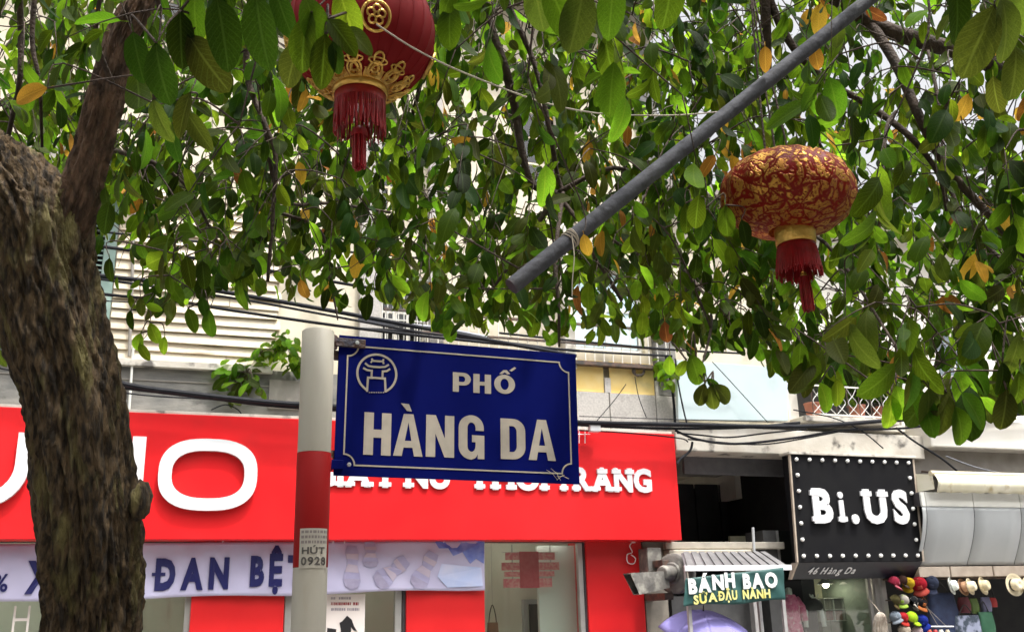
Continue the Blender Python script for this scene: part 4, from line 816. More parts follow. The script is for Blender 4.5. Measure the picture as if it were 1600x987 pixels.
caps = [(1395,912,'crimson cap with pink front, top left of the cap rack',(.3,.02,.05),(.5,.12,.16)),(1408,909,'dark brown cap, second in the top row of caps',(.05,.02,.015),(.06,.04,.03)),
 (1419,911,'mustard yellow cap in the top row of caps',(.6,.4,.02),(.5,.33,.02)),(1436,914,'large red cap at the right end of the top row',(.42,.01,.025),(.5,.08,.06)),
 (1396,938,'olive camouflage cap in the second row of caps',(.09,.08,.03),(.16,.12,.05)),(1411,939,'pale grey cap with lime visor in the second row',(.5,.46,.42),(.4,.6,.08)),
 (1424,941,'black cap with white front in the second row of caps',(.012,.013,.016),(.6,.55,.5)),(1437,943,'black cap with orange badge, right in the second row',(.014,.014,.018),(.5,.16,.05)),
 (1400,965,'grey blue cap in the third row of caps',(.25,.3,.36),(.3,.34,.4)),(1409,966,'scarlet cap in the third row of caps',(.5,.02,.03),(.6,.05,.04)),
 (1423,967,'neon yellow green cap in the third row of caps',(.5,.8,.03),(.45,.7,.03)),(1440,970,'royal blue cap at the right of the third row',(.012,.03,.3),(.015,.04,.36)),
 (1412,986,'cream cap in the bottom row of caps',(.6,.5,.4),(.65,.56,.45)),(1432,988,'pale pink cap in the bottom row of caps',(.55,.42,.42),(.6,.5,.5)),
 (1453,912,'slate blue cap in shade right of the large red cap',(.04,.05,.09),(.05,.06,.11))]
for i, (px, py, lb, ca_, cb_) in enumerate(caps):
    hh = hang(px, py, .3, (42+rng.uniform(-22,22), rng.uniform(-22,22), rng.uniform(-50,60)), 1.12 if 'large' in lb else .86+rng.uniform(-.05,.08), lb, 'cap', 'caps on the rack', 'cap'); cap_parts(hh, plain('cap_a%d' % i, tuple(x*.5 for x in ca_), .9, spec=.1), plain('cap_b%d' % i, tuple(x*.5 for x in cb_), .9, spec=.1))
wg = ft('shaggy_scarf', 'shaggy grey beige scarf bundle hung at the left of the caps', 'scarf', (PU(1373,970,.3), -.3, PZ(1373,970,.3)))
q = P(1374, 970, .3); g = G()
for k in range(110):
    a = rng.uniform(0, 2*PI); b = rng.uniform(.02, .1); x = q.x+b*math.cos(a); g.tube(smooth_path([(q.x+b*.3*math.cos(a), -.3-.04, q.z+.11), (q.x+b*.9*math.cos(a), -.3-.05*abs(math.sin(a))-.02, q.z+.06), (x*1.0+.02*math.cos(a), -.3-.04*abs(math.sin(a)), q.z-.06), (x+.015*math.cos(a), -.3+rng.uniform(-.03,.03), q.z-.2+rng.uniform(-.05,.05))], 3), rng.uniform(.003,.007), 4)
obj('strands', g, mat('scarf_yarn', (.45,.4,.34), (.25,.2,.16), 12, .8), wg, kind='stuff')
obj('loop', G().tube([(q.x,-.34,q.z+.1),(q.x,-.25,q.z+.2),(q.x,-.12,q.z+.3)], .006, 6), M['string'], wg)
# hanging bags and cloths in the dark shop
def cloth_item(name, label, cat, px0, px1, py0, py1, out, m, extra=None):
    a, b = P(px0, py1, out), P(px1, py0, out); t = ft(name, label, cat, ((a.x+b.x)/2, -out, a.z)); w = b.x-a.x; h = b.z-a.z
    ph = rng.uniform(0, 6); dd = min(.06, w*.3)
    v = []; n = 14; rows = 10
    for j in range(rows+1):
        tt = j/rows
        for k in range(n):
            an = 2*PI*k/n; sq = abs(math.cos(an))**.5*(1 if math.cos(an) > 0 else -1); xx = (a.x+b.x)/2 + w/2*sq*(1-.12*tt**3+.04*math.sin(tt*7+ph)); v.append((xx, -out+dd*math.sin(an)*(.5+.5*math.sin(PI*min(1,.15+tt*.85)))+.008*math.sin(xx*60+ph), a.z+h*tt))
    obj('body', G().add(v, [(j*n+k, j*n+(k+1) % n, (j+1)*n+(k+1) % n, (j+1)*n+k) for j in range(rows) for k in range(n)]+[tuple(range(n)), tuple(rows*n+k for k in range(n))]), m, t, smooth=True)
    xm = (a.x+b.x)/2; obj('strap', G().tube(smooth_path([(xm-w*.3,-out,b.z-.02),(xm,-out,b.z+.14),(xm+w*.3,-out,b.z-.02)], 5), .007, 6), M['ink'], t)
    return t
M['denim'] = mat('navy_denim', (.012,.02,.06), (.02,.035,.09), 12, .7, .2); M['print_cloth'] = mat('palm_print_cloth', (.3,.33,.45), (.05,.07,.1), 9, .7, .1, lo=.45, hi=.55)
cloth_item('tote_bag', 'large navy tote bag hanging between the caps and the white hat', 'bag', 1455, 1492, 925, 990, .15, M['denim'])
cloth_item('shirt', 'grey blue leaf printed shirt folded below the straw hats', 'shirt', 1494, 1530, 960, 1000, .2, M['print_cloth'])
cloth_item('shoulder_bag', 'dark green shoulder bag right of the printed shirt', 'bag', 1531, 1550, 955, 990, .1, plain('bag_green', (.02,.1,.05)))
cloth_item('shoulder_bag', 'small maroon bag hanging under the tan brown hat', 'bag', 1500, 1513, 932, 957, .05, plain('bag_maroon', (.12,.02,.03)))
cloth_item('shoulder_bag', 'small olive green bag hanging under the cream straw hat', 'bag', 1515, 1527, 934, 958, .05, plain('bag_olive', (.07,.12,.02)))
cloth_item('shoulder_bag', 'small slate lilac bag hanging under the golden straw hat', 'bag', 1534, 1546, 932, 955, .05, plain('bag_slate', (.12,.12,.2)))
cloth_item('shoulder_bag', 'tiny bright red bag right of the slate lilac bag', 'bag', 1548, 1556, 933, 948, .05, plain('bag_red', (.3,.02,.02)))
bh = ft('bag_rail', 'white rod on strings at the foot of the navy tote bag', 'rail', (PU(1465,980,.3), -.3, PZ(1465,978,.3)))
qa, qb, qc = P(1447,978,.3), P(1490,978,.3), P(1449,949,.3)
obj('rod', G().tube([qa, qb], .009, 8), M['letter_white'], bh); obj('cord', G().tube([qc, P(1466,977,.3)], .003, 5), M['string'], bh); obj('cord', G().tube([qc, P(1478,977,.3)], .003, 5), M['string'], bh); obj('hook', G().tube([qc, qc+Vector((0,.1,.3))], .004, 5), M['string'], bh)
for k, (px, c_, nm_) in enumerate(((1452,(.4,.06,.03),'orange red'),(1461,(.3,.02,.02),'dark red'),(1470,(.5,.5,.44),'cream'),(1480,(.35,.3,.22),'khaki'))):
    q = P(px, 984, .3); t = ft('purse', nm_+' little purse hanging under the white rod', 'purse', tuple(q), 'purses under the white rod'); m_ = plain('purse%d' % k, c_)
    obj('pouch', G().lathe([(.001,-.07),(.03,-.065),(.036,-.03),(.026,.0),(.02,.01)], 12, Matrix.Translation(q)), m_, t, smooth=True); obj('loop', G().tube([q+Vector((0,0,.005)), q+Vector((0,0,.06))], .003, 5), M['ink'], t)

# ------------------------------------------------------------------ cables along the street front
def cable(pts, wpx, label, m='cable', dr=11.0, group='overhead cables along the house fronts', out=.7, n=6):
    q = smooth_path([P(x, y, out) for x, y in pts], n); r = wpx*dr/1536/2
    g = G().tube([(p.x, p.y, p.z) for p in q], r, 8)
    o = obj('cable', g, M[m]); o.location = FO; o.rotation_euler = (0,0,FA); o['label'] = label; o['category'] = 'cable'; o['group'] = group; return o
cable([(-60,330),(130,358),(270,374),(400,384),(600,398),(800,420)], 4, 'thin black cable, topmost across the clapboards')
cable([(-60,352),(130,381),(260,398),(330,407),(520,440),(700,470)], 5.5, 'black cable second from the top across the clapboards')
cable([(-60,395),(130,427),(250,441),(380,461),(500,482),(660,512),(900,556)], 7, 'thick bundled cable crossing the middle of the clapboards', out=.8)
cable([(-60,402),(130,432),(250,449),(380,468),(500,490),(660,520)], 4, 'cable hugging the underside of the thick middle bundle', out=.8)
cable([(-60,428),(140,457),(280,471),(370,486),(560,513),(760,535),(905,548)], 5, 'black cable below the thick middle bundle')
cable([(140,468),(215,472),(300,466)], 2, 'hair thin slack wire on the lower clapboards', out=.15)
cable([(-60,520),(0,548),(40,560),(195,600),(300,615),(420,628),(540,636),(760,652),(920,660),(1060,663),(1250,666),(1400,656),(1600,646),(1760,640)], 8, 'thickest black cable bundle running just over the red fascia', out=.55)
cable([(195,606),(330,622),(420,633),(520,640),(760,655),(1000,668),(1150,668),(1250,660)], 5, 'cable twisted under the thickest bundle above the fascia', out=.5)
cable([(-60,560),(0,575),(190,613),(340,624),(480,633)], 2.5, 'thin cable on the stained concrete belt', out=.3)
cable([(560,497),(610,506),(680,512),(760,527)], 7, 'grey steel cable in front of the barred window', 'cable_grey', out=.6)
cable([(560,513),(640,518),(800,536),(905,548),(1050,556)], 4, 'thin black cable below the grey steel one', out=.6)
cable([(780,520),(905,533),(1050,546),(1160,552)], 4, 'upper cable between the street sign and the pale board', out=.6)
cable([(905,650),(1060,655),(1240,660)], 1.5, 'hair thin wire across the pale blue board', out=.6)
cable([(1055,672),(1090,686),(1150,693),(1240,684),(1320,672),(1420,668),(1520,652),(1600,640)], 4.5, 'sagging black cable over the stained ledge', out=.5)
cable([(1075,686),(1120,690),(1190,694),(1260,684),(1340,668)], 2.5, 'thin cable looped beside the sagging one', out=.45)
cable([(1058,676),(1100,680),(1140,683),(1200,676),(1260,670)], 3, 'short black cable between the pale board and stained ledge', out=.5)
cable([(1240,640),(1300,652),(1345,672),(1380,700)], 2.5, 'black wire falling from the grilled balcony to the ledge', out=.5)
cable([(905,672),(980,676),(1060,684),(1075,690)], 2.5, 'thin cable grazing the right end of the red fascia', out=.5)
cable([(330,640),(352,632),(372,640),(380,652)], 2, 'short looped wire end on the stained belt', out=.2)
cable([(1430,545),(1480,550),(1550,547),(1700,540)], 5, 'grey cable across the pale window at right', 'cable_grey', out=.6)
cable([(1440,538),(1500,537),(1560,532),(1700,520)], 3.5, 'thin grey cable at top of the pale window', 'cable_grey', out=.6)
cable([(1400,668),(1430,690),(1470,715),(1495,735)], 4, 'black cable dropping behind the corner of the bulb framed sign', out=.5)
cable([(1478,712),(1520,728),(1560,738),(1600,746)], 2.5, 'thin pale wire slanting over the cream awning', 'cable_grey', out=.5)
cable([(1113,565),(1150,605),(1200,660)], 1.6, 'thin wire slanting down the pale blue board', out=.45)
cable([(1055,560),(1060,600),(1068,640),(1074,664)], 3, 'cable dropping down the left edge of the pale board', out=.45)
cable([(978,600),(960,625),(930,660)], 1.6, 'slack wire left of the ring wreath', out=.2)
cable([(992,588),(998,620),(1010,652)], 1.6, 'slack wire hanging down from the ring wreath', out=.2)
cable([(1082,690),(1078,704),(1064,716),(1058,724)], 4.5, 'kinked black cable at the corner of the red fascia', out=.45)
cable([(1040,555),(1052,620),(1056,700)], 5, 'dark upright conduit between the yellow panels and pale board', out=.2)
jb = ft('junction_box', 'small white junction box on cables above the red fascia', 'junction box', tuple(P(928,667,.5)))
q = P(928, 667, .5); obj('body', G().box(q.x-.07,q.x+.07,-.55,-.46,q.z-.06,q.z+.05), M['letter_white'], jb, bevel=.01); obj('clamp', G().box(q.x-.09,q.x+.09,-.56,-.44,q.z+.02,q.z+.04), M['cove_top'], jb)
fr_ = ft('wire_frame', 'small white wire bracket left of the junction box', 'bracket', tuple(P(910,672,.4)))
for x in (905,914): obj('upright', G().tube([P(x,655,.4),P(x,692,.4)], .006, 6), M['letter_white'], fr_)
for y in (664,678): obj('crossbar', G().tube([P(903,y,.4),P(922,y,.4)], .005, 6), M['letter_white'], fr_)

# ------------------------------------------------------------------ striped pole and the street sign
pp = W(499, 520, 2.75); pole_x, pole_y = pp.x - .003, pp.y
pl = wt('sign_post', 'white steel post with one dark red band and a worn sticker, carrying the street sign', 'post', (pole_x, pole_y, .12))
pz = lambda py: (CAM + ray(490, py) * ((pole_y - CAM.y) / ray(490, py).y)).z
zt_, zr1, zr0 = pz(517), pz(708), pz(886); PR = .0445
def ringz(z0, z1, m, nm, r=PR): return obj(nm, G().lathe([(r,z0),(r,z1)] if True else [], 40, Matrix.Translation((pole_x, pole_y, 0))), m, pl, smooth=True)
obj('shaft', G().lathe([(PR,.12),(PR,zr0-.0005)], 40, Matrix.Translation((pole_x,pole_y,0))), M['pole_white'], pl, smooth=True)
obj('red_band', G().lathe([(PR,zr0),(PR+.0006,zr0+.0006),(PR+.0006,zr1-.0006),(PR,zr1)], 40, Matrix.Translation((pole_x,pole_y,0))), M['pole_red'], pl, smooth=True)
obj('upper_shaft', G().lathe([(PR,zr1+.0005),(PR,zt_-.004),(PR-.004,zt_),(.001,zt_+.001)], 40, Matrix.Translation((pole_x,pole_y,0))), M['pole_white'], pl, smooth=True)
# sticker wrapped round the shaft
a0, a1 = R_(-118), R_(-18); zs0, zs1 = pz(888), pz(827)
M['sticker'] = mat('sticker_paper', (.42,.39,.34), (.5,.47,.41), 20, .7); M['sticker_ink'] = mat('sticker_ink', (.05,.045,.045), (.12,.11,.1), 60, .7)
def wrap(s, t, r): a = a0+(a1-a0)*s; return (pole_x+r*math.cos(a), pole_y+r*math.sin(a), zs0+(zs1-zs0)*t)
obj('sticker', G().grid(16, 2, lambda s, t: wrap(s, t, PR+.0015)), M['sticker'], pl, smooth=True)
def wraptext(s, s0, s1, t0, t1, bold, m=None):
    vs = []; tot = 0; gl = []
    for ch_ in s:
        vv, ff = glyph(ch_, bold); a = min(p[0] for p in vv); b = max(p[0] for p in vv); gl.append((vv, ff, a, b-a)); tot += b-a+.08
    g = G(); x = 0
    for vv, ff, a, w in gl:
        g.add([wrap(s0+(s1-s0)*(x+p[0]-a)/tot, t0+(t1-t0)*p[1]/CAPH, PR+.0022+.0006*(p[2]+.5)) for p in vv], ff); x += w+.08
    return obj('sticker_print', g, m or M['sticker_ink'], pl)
wraptext('HÚT', .1, .9, .36, .52, .03); wraptext('0928', .08, .95, .08, .27, .03)
for t0 in (.62, .75, .88):
    s = .06
    while s < .95:
        w = rng.uniform(.04, .13); g = G().grid(3, 1, lambda a, b: wrap(min(.97, s+w*a), t0+.07*b, PR+.0022)); obj('sticker_print', g, plain('print_faded', (.2,.17,.17)), pl); s += w+.03
# the sign
SA = R_(20); SU = Vector((math.cos(SA), math.sin(SA), 0)); SN = Vector((math.sin(SA), -math.cos(SA), 0))
SP = W(526, 632, 2.75)
ROT = R_(.8)
def S2(px, py):
    d = ray(px, py); t = (SP-CAM).dot(SN)/d.dot(SN); p = CAM+d*t-SP; u, z = p.dot(SU), p.z
    return Vector((u*math.cos(ROT)-z*math.sin(ROT), u*math.sin(ROT)+z*math.cos(ROT)))
sign = thing('street_sign', 'dark blue street name sign with pale capitals and round emblem on the striped post', 'street sign', SP, (0, ROT, SA))
c_ = [S2(527,523), S2(901,554), S2(903,757), S2(524,742)]
sx0 = (c_[0].x+c_[3].x)/2; sx1 = (c_[1].x+c_[2].x)/2; sz1 = (c_[0].y+c_[1].y)/2; sz0 = (c_[2].y+c_[3].y)/2
obj('plate', G().box(sx0, sx1, -.003, .003, sz0, sz1), M['blue'], sign, bevel=.001)
obj('back_rail', G().box(sx0-.02, sx1-.03, .0035, .02, sz1-.07, sz1-.045), M['rust'], sign); obj('back_rail', G().box(sx0-.02, sx1-.03, .0035, .02, sz0+.045, sz0+.07), M['rust'], sign)
sv = -.0032
def sflat(key, outl, th=.0012, m=None, name='print'): vv, ff = outline_glyph(key, outl); return obj(name, G().add([(p[0], sv-th*(.5-p[2]), p[1]) for p in vv], ff), m or M['sign_print'], sign)
# border with scooped corners
b0x, b0z, b1x, b1z = S2(541,717).x, S2(700,727+0).y, S2(889,650).x, S2(700,554).y
b0x = sx0+.026; b1x = sx1-.026; b1z = sz1-.030; b0z = sz0+.030
def border(o):
    r = .03; P_ = []
    for cx, cz, s in ((b0x,b0z,0),(b1x,b0z,1),(b1x,b1z,2),(b0x,b1z,3)):
        for i in range(9):
            a = PI/2*(1-i/8) + s*PI/2; P_.append((cx+r*math.cos(a), cz+r*math.sin(a)))
    return P_
for i_, (o) in enumerate((0,)): sflat('border', stroke_outline(border(0), .0042, True), name='border_line')
def sst(key, pts, w, closed=False): return sflat(key, stroke_outline([S2(*p) for p in pts], w, closed), name='emblem_line', th=.0012+.0002*(hash(key) % 1)+.0001*len(key))
# temple emblem in an open ring
ec = S2(588.5, 584); er = (S2(620,586)-S2(557,582)).length/2*.965
sflat('ring', stroke_outline([(ec.x+er*math.cos(t), ec.y+er*math.sin(t)) for t in [R_(-62)+R_(304)*i/40 for i in range(41)]], .0062), name='emblem_ring')
sst('e1', [(573,612),(574.5,590),(601,591.5),(602,613)], .0058)
sst('e22', [(580,589),(580.5,579.5),(573,578.5),(567,575)], .0056); sst('e333', [(597,590.5),(597.5,580.5),(604,580),(609,576.5)], .0056)
sst('e4444', [(570,567.5),(575,572),(584,573.5),(592,574),(601,573.5),(607,570)], .0056); sst('e55555', [(579,567),(581,564),(598,565),(599,569)], .005)
sst('e666666', [(580,560.5),(582,563)], .005); sst('e7777777', [(599,561.5),(597.5,564.5)], .005)
g = G()
for k in range(7):
    a = S2(576+k*3.6, 613.3); g.box(a.x, a.x+.0035, sv-.0014, sv, a.y-.0012, a.y+.0015)
obj('emblem_caption', g, M['sign_print'], sign)
def arc(cx, cy, rx, ry, a0, a1, n=8): return [(cx+rx*math.cos(R_(a0+(a1-a0)*i/n)), cy+ry*math.sin(R_(a0+(a1-a0)*i/n))) for i in range(n+1)]
GLY = {
 'H': [[(0,0),(.35,0),(.35,.41),(.65,.41),(.65,0),(1,0),(1,1),(.65,1),(.65,.6),(.35,.6),(.35,1),(0,1)]],
 'A': [[(0,0),(.29,0),(.345,.2),(.655,.2),(.71,0),(1,0),(.665,1),(.335,1)], [(.385,.36),(.5,.8),(.615,.36)]],
 'N': [[(0,0),(.33,0),(.33,.56),(.66,0),(1,0),(1,1),(.67,1),(.67,.44),(.34,1),(0,1)]],
 'D': [[(0,0),(.5,0)] + arc(.5,.3,.5,.3,-90,0) + arc(.5,.7,.5,.3,0,90) + [(0,1)], [(.35,.18),(.35,.82)] + arc(.48,.68,.17,.14,90,0) + arc(.48,.32,.17,.14,0,-90)],
 'G': [[(.98,.66),(.98,.72)] + arc(.5,.72,.48,.3,0,90)[1:] + arc(.5,.72,.5,.3,90,180)[1:] + arc(.5,.28,.5,.3,180,270) + arc(.56,.2,.2,.2,270,340)[1:] + [(.74,0),(1,0),(1,.55),(.52,.55),(.52,.39),(.66,.39),(.66,.3)] + arc(.5,.29,.16,.13,0,-180)[1:] + arc(.5,.72,.16,.13,180,0) + [(.66,.66)]],
 'P': [[(0,0),(.33,0),(.33,.34),(.6,.34)] + arc(.6,.67,.4,.33,-90,90) + [(0,1)], [(.33,.52),(.33,.82),(.55,.82)] + arc(.55,.67,.14,.15,90,-90)],
 'O': [arc(.5,.5,.5,.51,0,354,30), arc(.5,.5,.2,.3,0,354,30)],
}
def sletter(ch_, x0_, x1_, y0_, y1_, nm='letter'):
    "letter spanning photo x0..x1 with baseline y0 and cap line y1 at its own place"
    xm = (x0_+x1_)/2; a = S2(x0_, (y0_+y1_)/2).x; b = S2(x1_, (y0_+y1_)/2).x; z0_ = S2(xm, y0_).y; z1_ = S2(xm, y1_).y
    return sflat(('S', ch_, x0_), [[(a+(b-a)*x, z0_+(z1_-z0_)*y) for x, y in o] for o in GLY[ch_]], name=nm)
for a in (('H',568,610.5,711,645),('A',614.5,660,712.5,647),('N',665,709,714,649),('G',716,756,716.5,650),('D',781.5,820,717.5,654.5),('A',825,867,719,656)): sletter(*a)
for a in (('P',707,735,612.5,582.5),('H',739,766.5,614.5,585),('O',771.5,804,615,586)): sletter(*a, nm='small_letter')
def poly(pts, key): return sflat(key, [[tuple(S2(*p)) for p in pts]], name='accent')
poly([(626,630),(638.5,631.5),(643,643),(635.5,642)], 'grave'); poly([(779.5,584),(786,578.5),(791,578.5),(796.5,584.5),(792,585),(788,581.8),(784,584.6)], 'circ'); poly([(795,579),(803,573.5),(806,575.5),(799,580.5)], 'acute')
# brackets
for zz, k in ((sz1-.022, 0), (sz0+.03, 1)):
    obj('bracket', G().box(sx0-.052+.0, sx0+.075-.05*k, -.012, -.0035, zz-.014, zz+.012), M['rust'] if k == 0 else M['blue'], sign, bevel=.002)
    obj('clamp', G().lathe([(PR+.001,-.016),(PR+.004,-.016),(PR+.004,.016),(PR+.001,.016)], 32, Matrix.Translation((sx0-PR-.006, .012, zz))), M['rust'] if k == 0 else M['pole_red'], sign, smooth=True)
    obj('bolt', G().lathe([(.006,-.002),(.006,.004),(.001,.005)], 6, Matrix.Translation((sx0+.05-.01*k, -.012, zz)) @ Matrix.Rotation(R_(90), 4, 'X')), M['cove'], sign)
# dry twigs caught at the lower right
tw = thing('dry_twigs', 'dry twiggy tuft stuck on the lower right border of the street sign', 'twig', SP, (0, ROT, SA)); 
for k in range(6):
    a = S2(872+rng.uniform(-4,8), 748+rng.uniform(-4,3)); b = S2(852+k*7, 742+rng.uniform(-10,8)); obj('twig', G().tube([(a.x,-.008,a.y),((a.x+b.x)/2,-.014,(a.y+b.y)/2+.003),(b.x,-.009,b.y)], .0007, 4), M['straw'], tw)

# ------------------------------------------------------------------ lanterns
def lantern1():
    c = W(565, 54, 2.55); Rl, b = .189, .172
    t = wt('lantern', 'round dark red silk lantern with gold lace collar near the picture top', 'lantern', tuple(c), 'lanterns hanging in the trees')
    T = Matrix.Translation(c)
    nrib = 28
    obj('shade', G().lathe([(Rl*math.sin(a)**.92, -b*math.cos(a)) for a in [R_(18)+R_(144)*i/30 for i in range(31)]], 28*6, T, lambda a, z: 1-.018*abs(math.sin(a*nrib/2))), M['lantern_red'], t, smooth=True)
    for k in range(nrib):
        an = 2*PI*k/nrib; obj('rib', G().tube([c+Vector((Rl*math.sin(a)**.92*1.002*math.cos(an), Rl*math.sin(a)**.92*1.002*math.sin(an), -b*math.cos(a))) for a in [R_(18)+R_(144)*i/18 for i in range(19)]], .0014, 4), M['lantern_red'], t)
    def collar(sg):
        zc_ = c.z - sg*b*math.cos(R_(19)); r0 = .066
        obj('collar_ring', G().lathe([(r0,-.014),(r0+.004,-.014),(r0+.004,.014),(r0,.014)], 40, Matrix.Translation((c.x,c.y,zc_-sg*.004))), M['gold'], t, smooth=True)
        obj('lace_band', G().lathe([(r0+.004, 0), (r0+.03, sg*.012)], 48, Matrix.Translation((c.x,c.y,zc_+sg*0)), lambda a, z: 1+.01*math.sin(a*24)), M['gold'], t, smooth=True)
        for k in range(12):
            an = 2*PI*k/12; ci = Vector((math.cos(an), math.sin(an), 0)); si = Vector((-math.sin(an), math.cos(an), 0))
            def pt(r, s): 
                rr = min(r, Rl*.97); zz = -b*math.sqrt(max(0, 1-(rr/Rl)**2)); return Vector((c.x, c.y, c.z+sg*(zz-.008))) + ci*r + si*s
            for (pr, ra_, rb2, w_) in ((r0+.032, .019, .017, .0032), (r0+.034, .009, .009, .003), (r0+.058, .012, .012, .003), (r0+.052, .007, .024, .0024)):
                obj('lace_petal', G().tube([pt(pr+ra_*math.cos(q), rb2*math.sin(q)) for q in [2*PI*i/14 for i in range(15)]], w_, 5), M['gold'], t)
            obj('lace_petal', G().tube([pt(r0+.02, -.014), pt(r0+.045, 0), pt(r0+.02, .014)], .003, 5), M['gold'], t)
    collar(1); collar(-1)
    zc_ = c.z - b*math.cos(R_(19)) - .012
    M['fringe_core'] = M['fringe']
    obj('fringe_band', G().lathe([(.0645,-.028),(.0655,.008),(.062,.008),(.061,-.028)], 40, Matrix.Translation((c.x,c.y,zc_))), M['fringe'], t, smooth=True)
    g = G()
    for k in range(130):
        an = 2*PI*k/130 + rng.uniform(-.02,.02); L = .085+rng.uniform(-.014,.014); x, y = c.x+.063*math.cos(an), c.y+.063*math.sin(an); g.tube([(x,y,zc_-.02),(x+rng.uniform(-.002,.002),y+rng.uniform(-.002,.002),zc_-.02-L*.5),(x+rng.uniform(-.004,.004),y+rng.uniform(-.004,.004),zc_-.02-L)], .0017, 4)
    obj('fringe', g, M['fringe'], t, kind='stuff')
    obj('tassel_cord', G().tube([(c.x,c.y,zc_+.02),(c.x,c.y,zc_-.095)], .003, 6), M['gold'], t)
    obj('tassel_cap', G().lathe([(.008,0),(.018,-.008),(.021,-.02),(.02,-.03)], 16, Matrix.Translation((c.x,c.y,zc_-.09))), M['fringe'], t, smooth=True)
    g = G()
    for k in range(70):
        an = rng.uniform(0,6.28); r = .018*math.sqrt(rng.random()); x, y = c.x+r*math.cos(an), c.y+r*math.sin(an); g.tube([(x,y,zc_-.11),(x*1+.001,y,zc_-.198-rng.uniform(0,.012))], .0018, 4)
    obj('tassel', g, M['fringe'], t, kind='stuff')
    # gold medallions on the waist
    for an in (-95, -5, 85, 175):
        a = R_(an+25); n_ = Vector((math.cos(a), math.sin(a), 0)); s_2 = Vector((-math.sin(a), math.cos(a), 0)); u_ = Vector((0,0,1))
        def md(x, y, lift=.004):
            zz = y-.06; rr = Rl*1.012*max(0.03, 1-(zz/b)**2)**.46 ; return c + n_*(math.sqrt(max(0, rr*rr - x*x))+lift) + s_2*x + u_*zz
        obj('medallion_ring', G().tube([md(.034*math.cos(q), .034*math.sin(q)) for q in [2*PI*i/28 for i in range(29)]], .0042, 6), M['gold'], t)
        for k in range(5):
            q0 = 2*PI*k/5+PI/2; g = G().tube([md(.014*math.cos(q0)+.009*math.cos(q), .014*math.sin(q0)+.009*math.sin(q), .006) for q in [2*PI*i/10 for i in range(11)]], .003, 5); obj('medallion_petal', g, M['gold'], t)
    obj('hanging_cord', G().tube([c+Vector((0,0,b*.9)), c+Vector((.005,0,.9))], .003, 6), M['string'], t)
lantern1()
def lantern2():
    c = W(1230, 304, 3.15); Rl, b = .214, .134
    t = wt('lantern', 'squat lantern in mottled gold and red brocade hanging right of the grey pipe', 'lantern', tuple(c), 'lanterns hanging in the trees')
    m = bpy.data.materials.new('brocade'); m.use_nodes = True; n = m.node_tree; bs = n.nodes['Principled BSDF']; L = n.links.new
    tc = n.nodes.new('ShaderNodeTexCoord'); nz = n.nodes.new('ShaderNodeTexNoise'); nz.inputs['Scale'].default_value = 12; L(tc.outputs['Object'], nz.inputs[0])
    mxv = n.nodes.new('ShaderNodeMix'); mxv.data_type = 'VECTOR'; mxv.inputs[0].default_value = .13; L(tc.outputs['Object'], mxv.inputs[4]); L(nz.outputs['Color'], mxv.inputs[5])
    vo = n.nodes.new('ShaderNodeTexVoronoi'); vo.inputs['Scale'].default_value = 24; vo.feature = 'DISTANCE_TO_EDGE'; L(mxv.outputs[1], vo.inputs[0])
    vc = n.nodes.new('ShaderNodeTexVoronoi'); vc.inputs['Scale'].default_value = 24; L(mxv.outputs[1], vc.inputs[0])
    n2 = n.nodes.new('ShaderNodeTexNoise'); n2.inputs['Scale'].default_value = 130; L(tc.outputs['Object'], n2.inputs[0])
    r1 = n.nodes.new('ShaderNodeMapRange'); r1.inputs[1].default_value = .05; r1.inputs[2].default_value = .14; L(vo.outputs[0], r1.inputs[0])
    n3 = n.nodes.new('ShaderNodeMapRange'); n3.inputs[1].default_value = .37; n3.inputs[2].default_value = .5; L(n2.outputs[0], n3.inputs[0])
    mu = n.nodes.new('ShaderNodeMath'); mu.operation = 'MULTIPLY'; L(r1.outputs[0], mu.inputs[0]); L(n3.outputs[0], mu.inputs[1])
    n4 = n.nodes.new('ShaderNodeTexNoise'); n4.inputs['Scale'].default_value = 7; L(tc.outputs['Object'], n4.inputs[0])
    r4 = n.nodes.new('ShaderNodeMapRange'); r4.inputs[1].default_value = .35; r4.inputs[2].default_value = .55; r4.inputs[3].default_value = .55; L(n4.outputs[0], r4.inputs[0])
    mu2 = n.nodes.new('ShaderNodeMath'); mu2.operation = 'MULTIPLY'; L(mu.outputs[0], mu2.inputs[0]); L(r4.outputs[0], mu2.inputs[1])
    cm = n.nodes.new('ShaderNodeMix'); cm.data_type = 'RGBA'; L(mu2.outputs[0], cm.inputs[0]); cm.inputs[6].default_value = (.17,.006,.004,1); cm.inputs[7].default_value = (.6,.33,.07,1)
    L(cm.outputs[2], bs.inputs['Base Color']); L(mu2.outputs[0], bs.inputs['Metallic']); bs.inputs['Roughness'].default_value = .42; bs.inputs['Specular IOR Level'].default_value = .15
    bp_ = n.nodes.new('ShaderNodeBump'); bp_.inputs['Strength'].default_value = .6; bp_.inputs['Distance'].default_value = .006; L(mu.outputs[0], bp_.inputs['Height']); L(bp_.outputs[0], bs.inputs['Normal'])
    tr = n.nodes.new('ShaderNodeBsdfTranslucent'); tr.inputs[0].default_value = (.8,.16,.05,1); ms = n.nodes.new('ShaderNodeMixShader'); ms.inputs[0].default_value = .1
    L(bs.outputs[0], ms.inputs[1]); L(tr.outputs[0], ms.inputs[2]); L(ms.outputs[0], n.nodes['Material Output'].inputs[0])
    T = Matrix.Translation(c) @ Matrix.Rotation(R_(4), 4, 'Y')
    obj('shade', G().lathe([(Rl*math.sin(a)**.85, -b*math.cos(a)) for a in [R_(14)+R_(152)*i/30 for i in range(31)]], 16*9, T, lambda a, z: 1-.035*abs(math.sin(a*8))), m, t, smooth=True)
    zc_ = c.z - b*.93; cx, cy = c.x+.01, c.y
    Tb = Matrix.Translation((cx, cy, zc_))
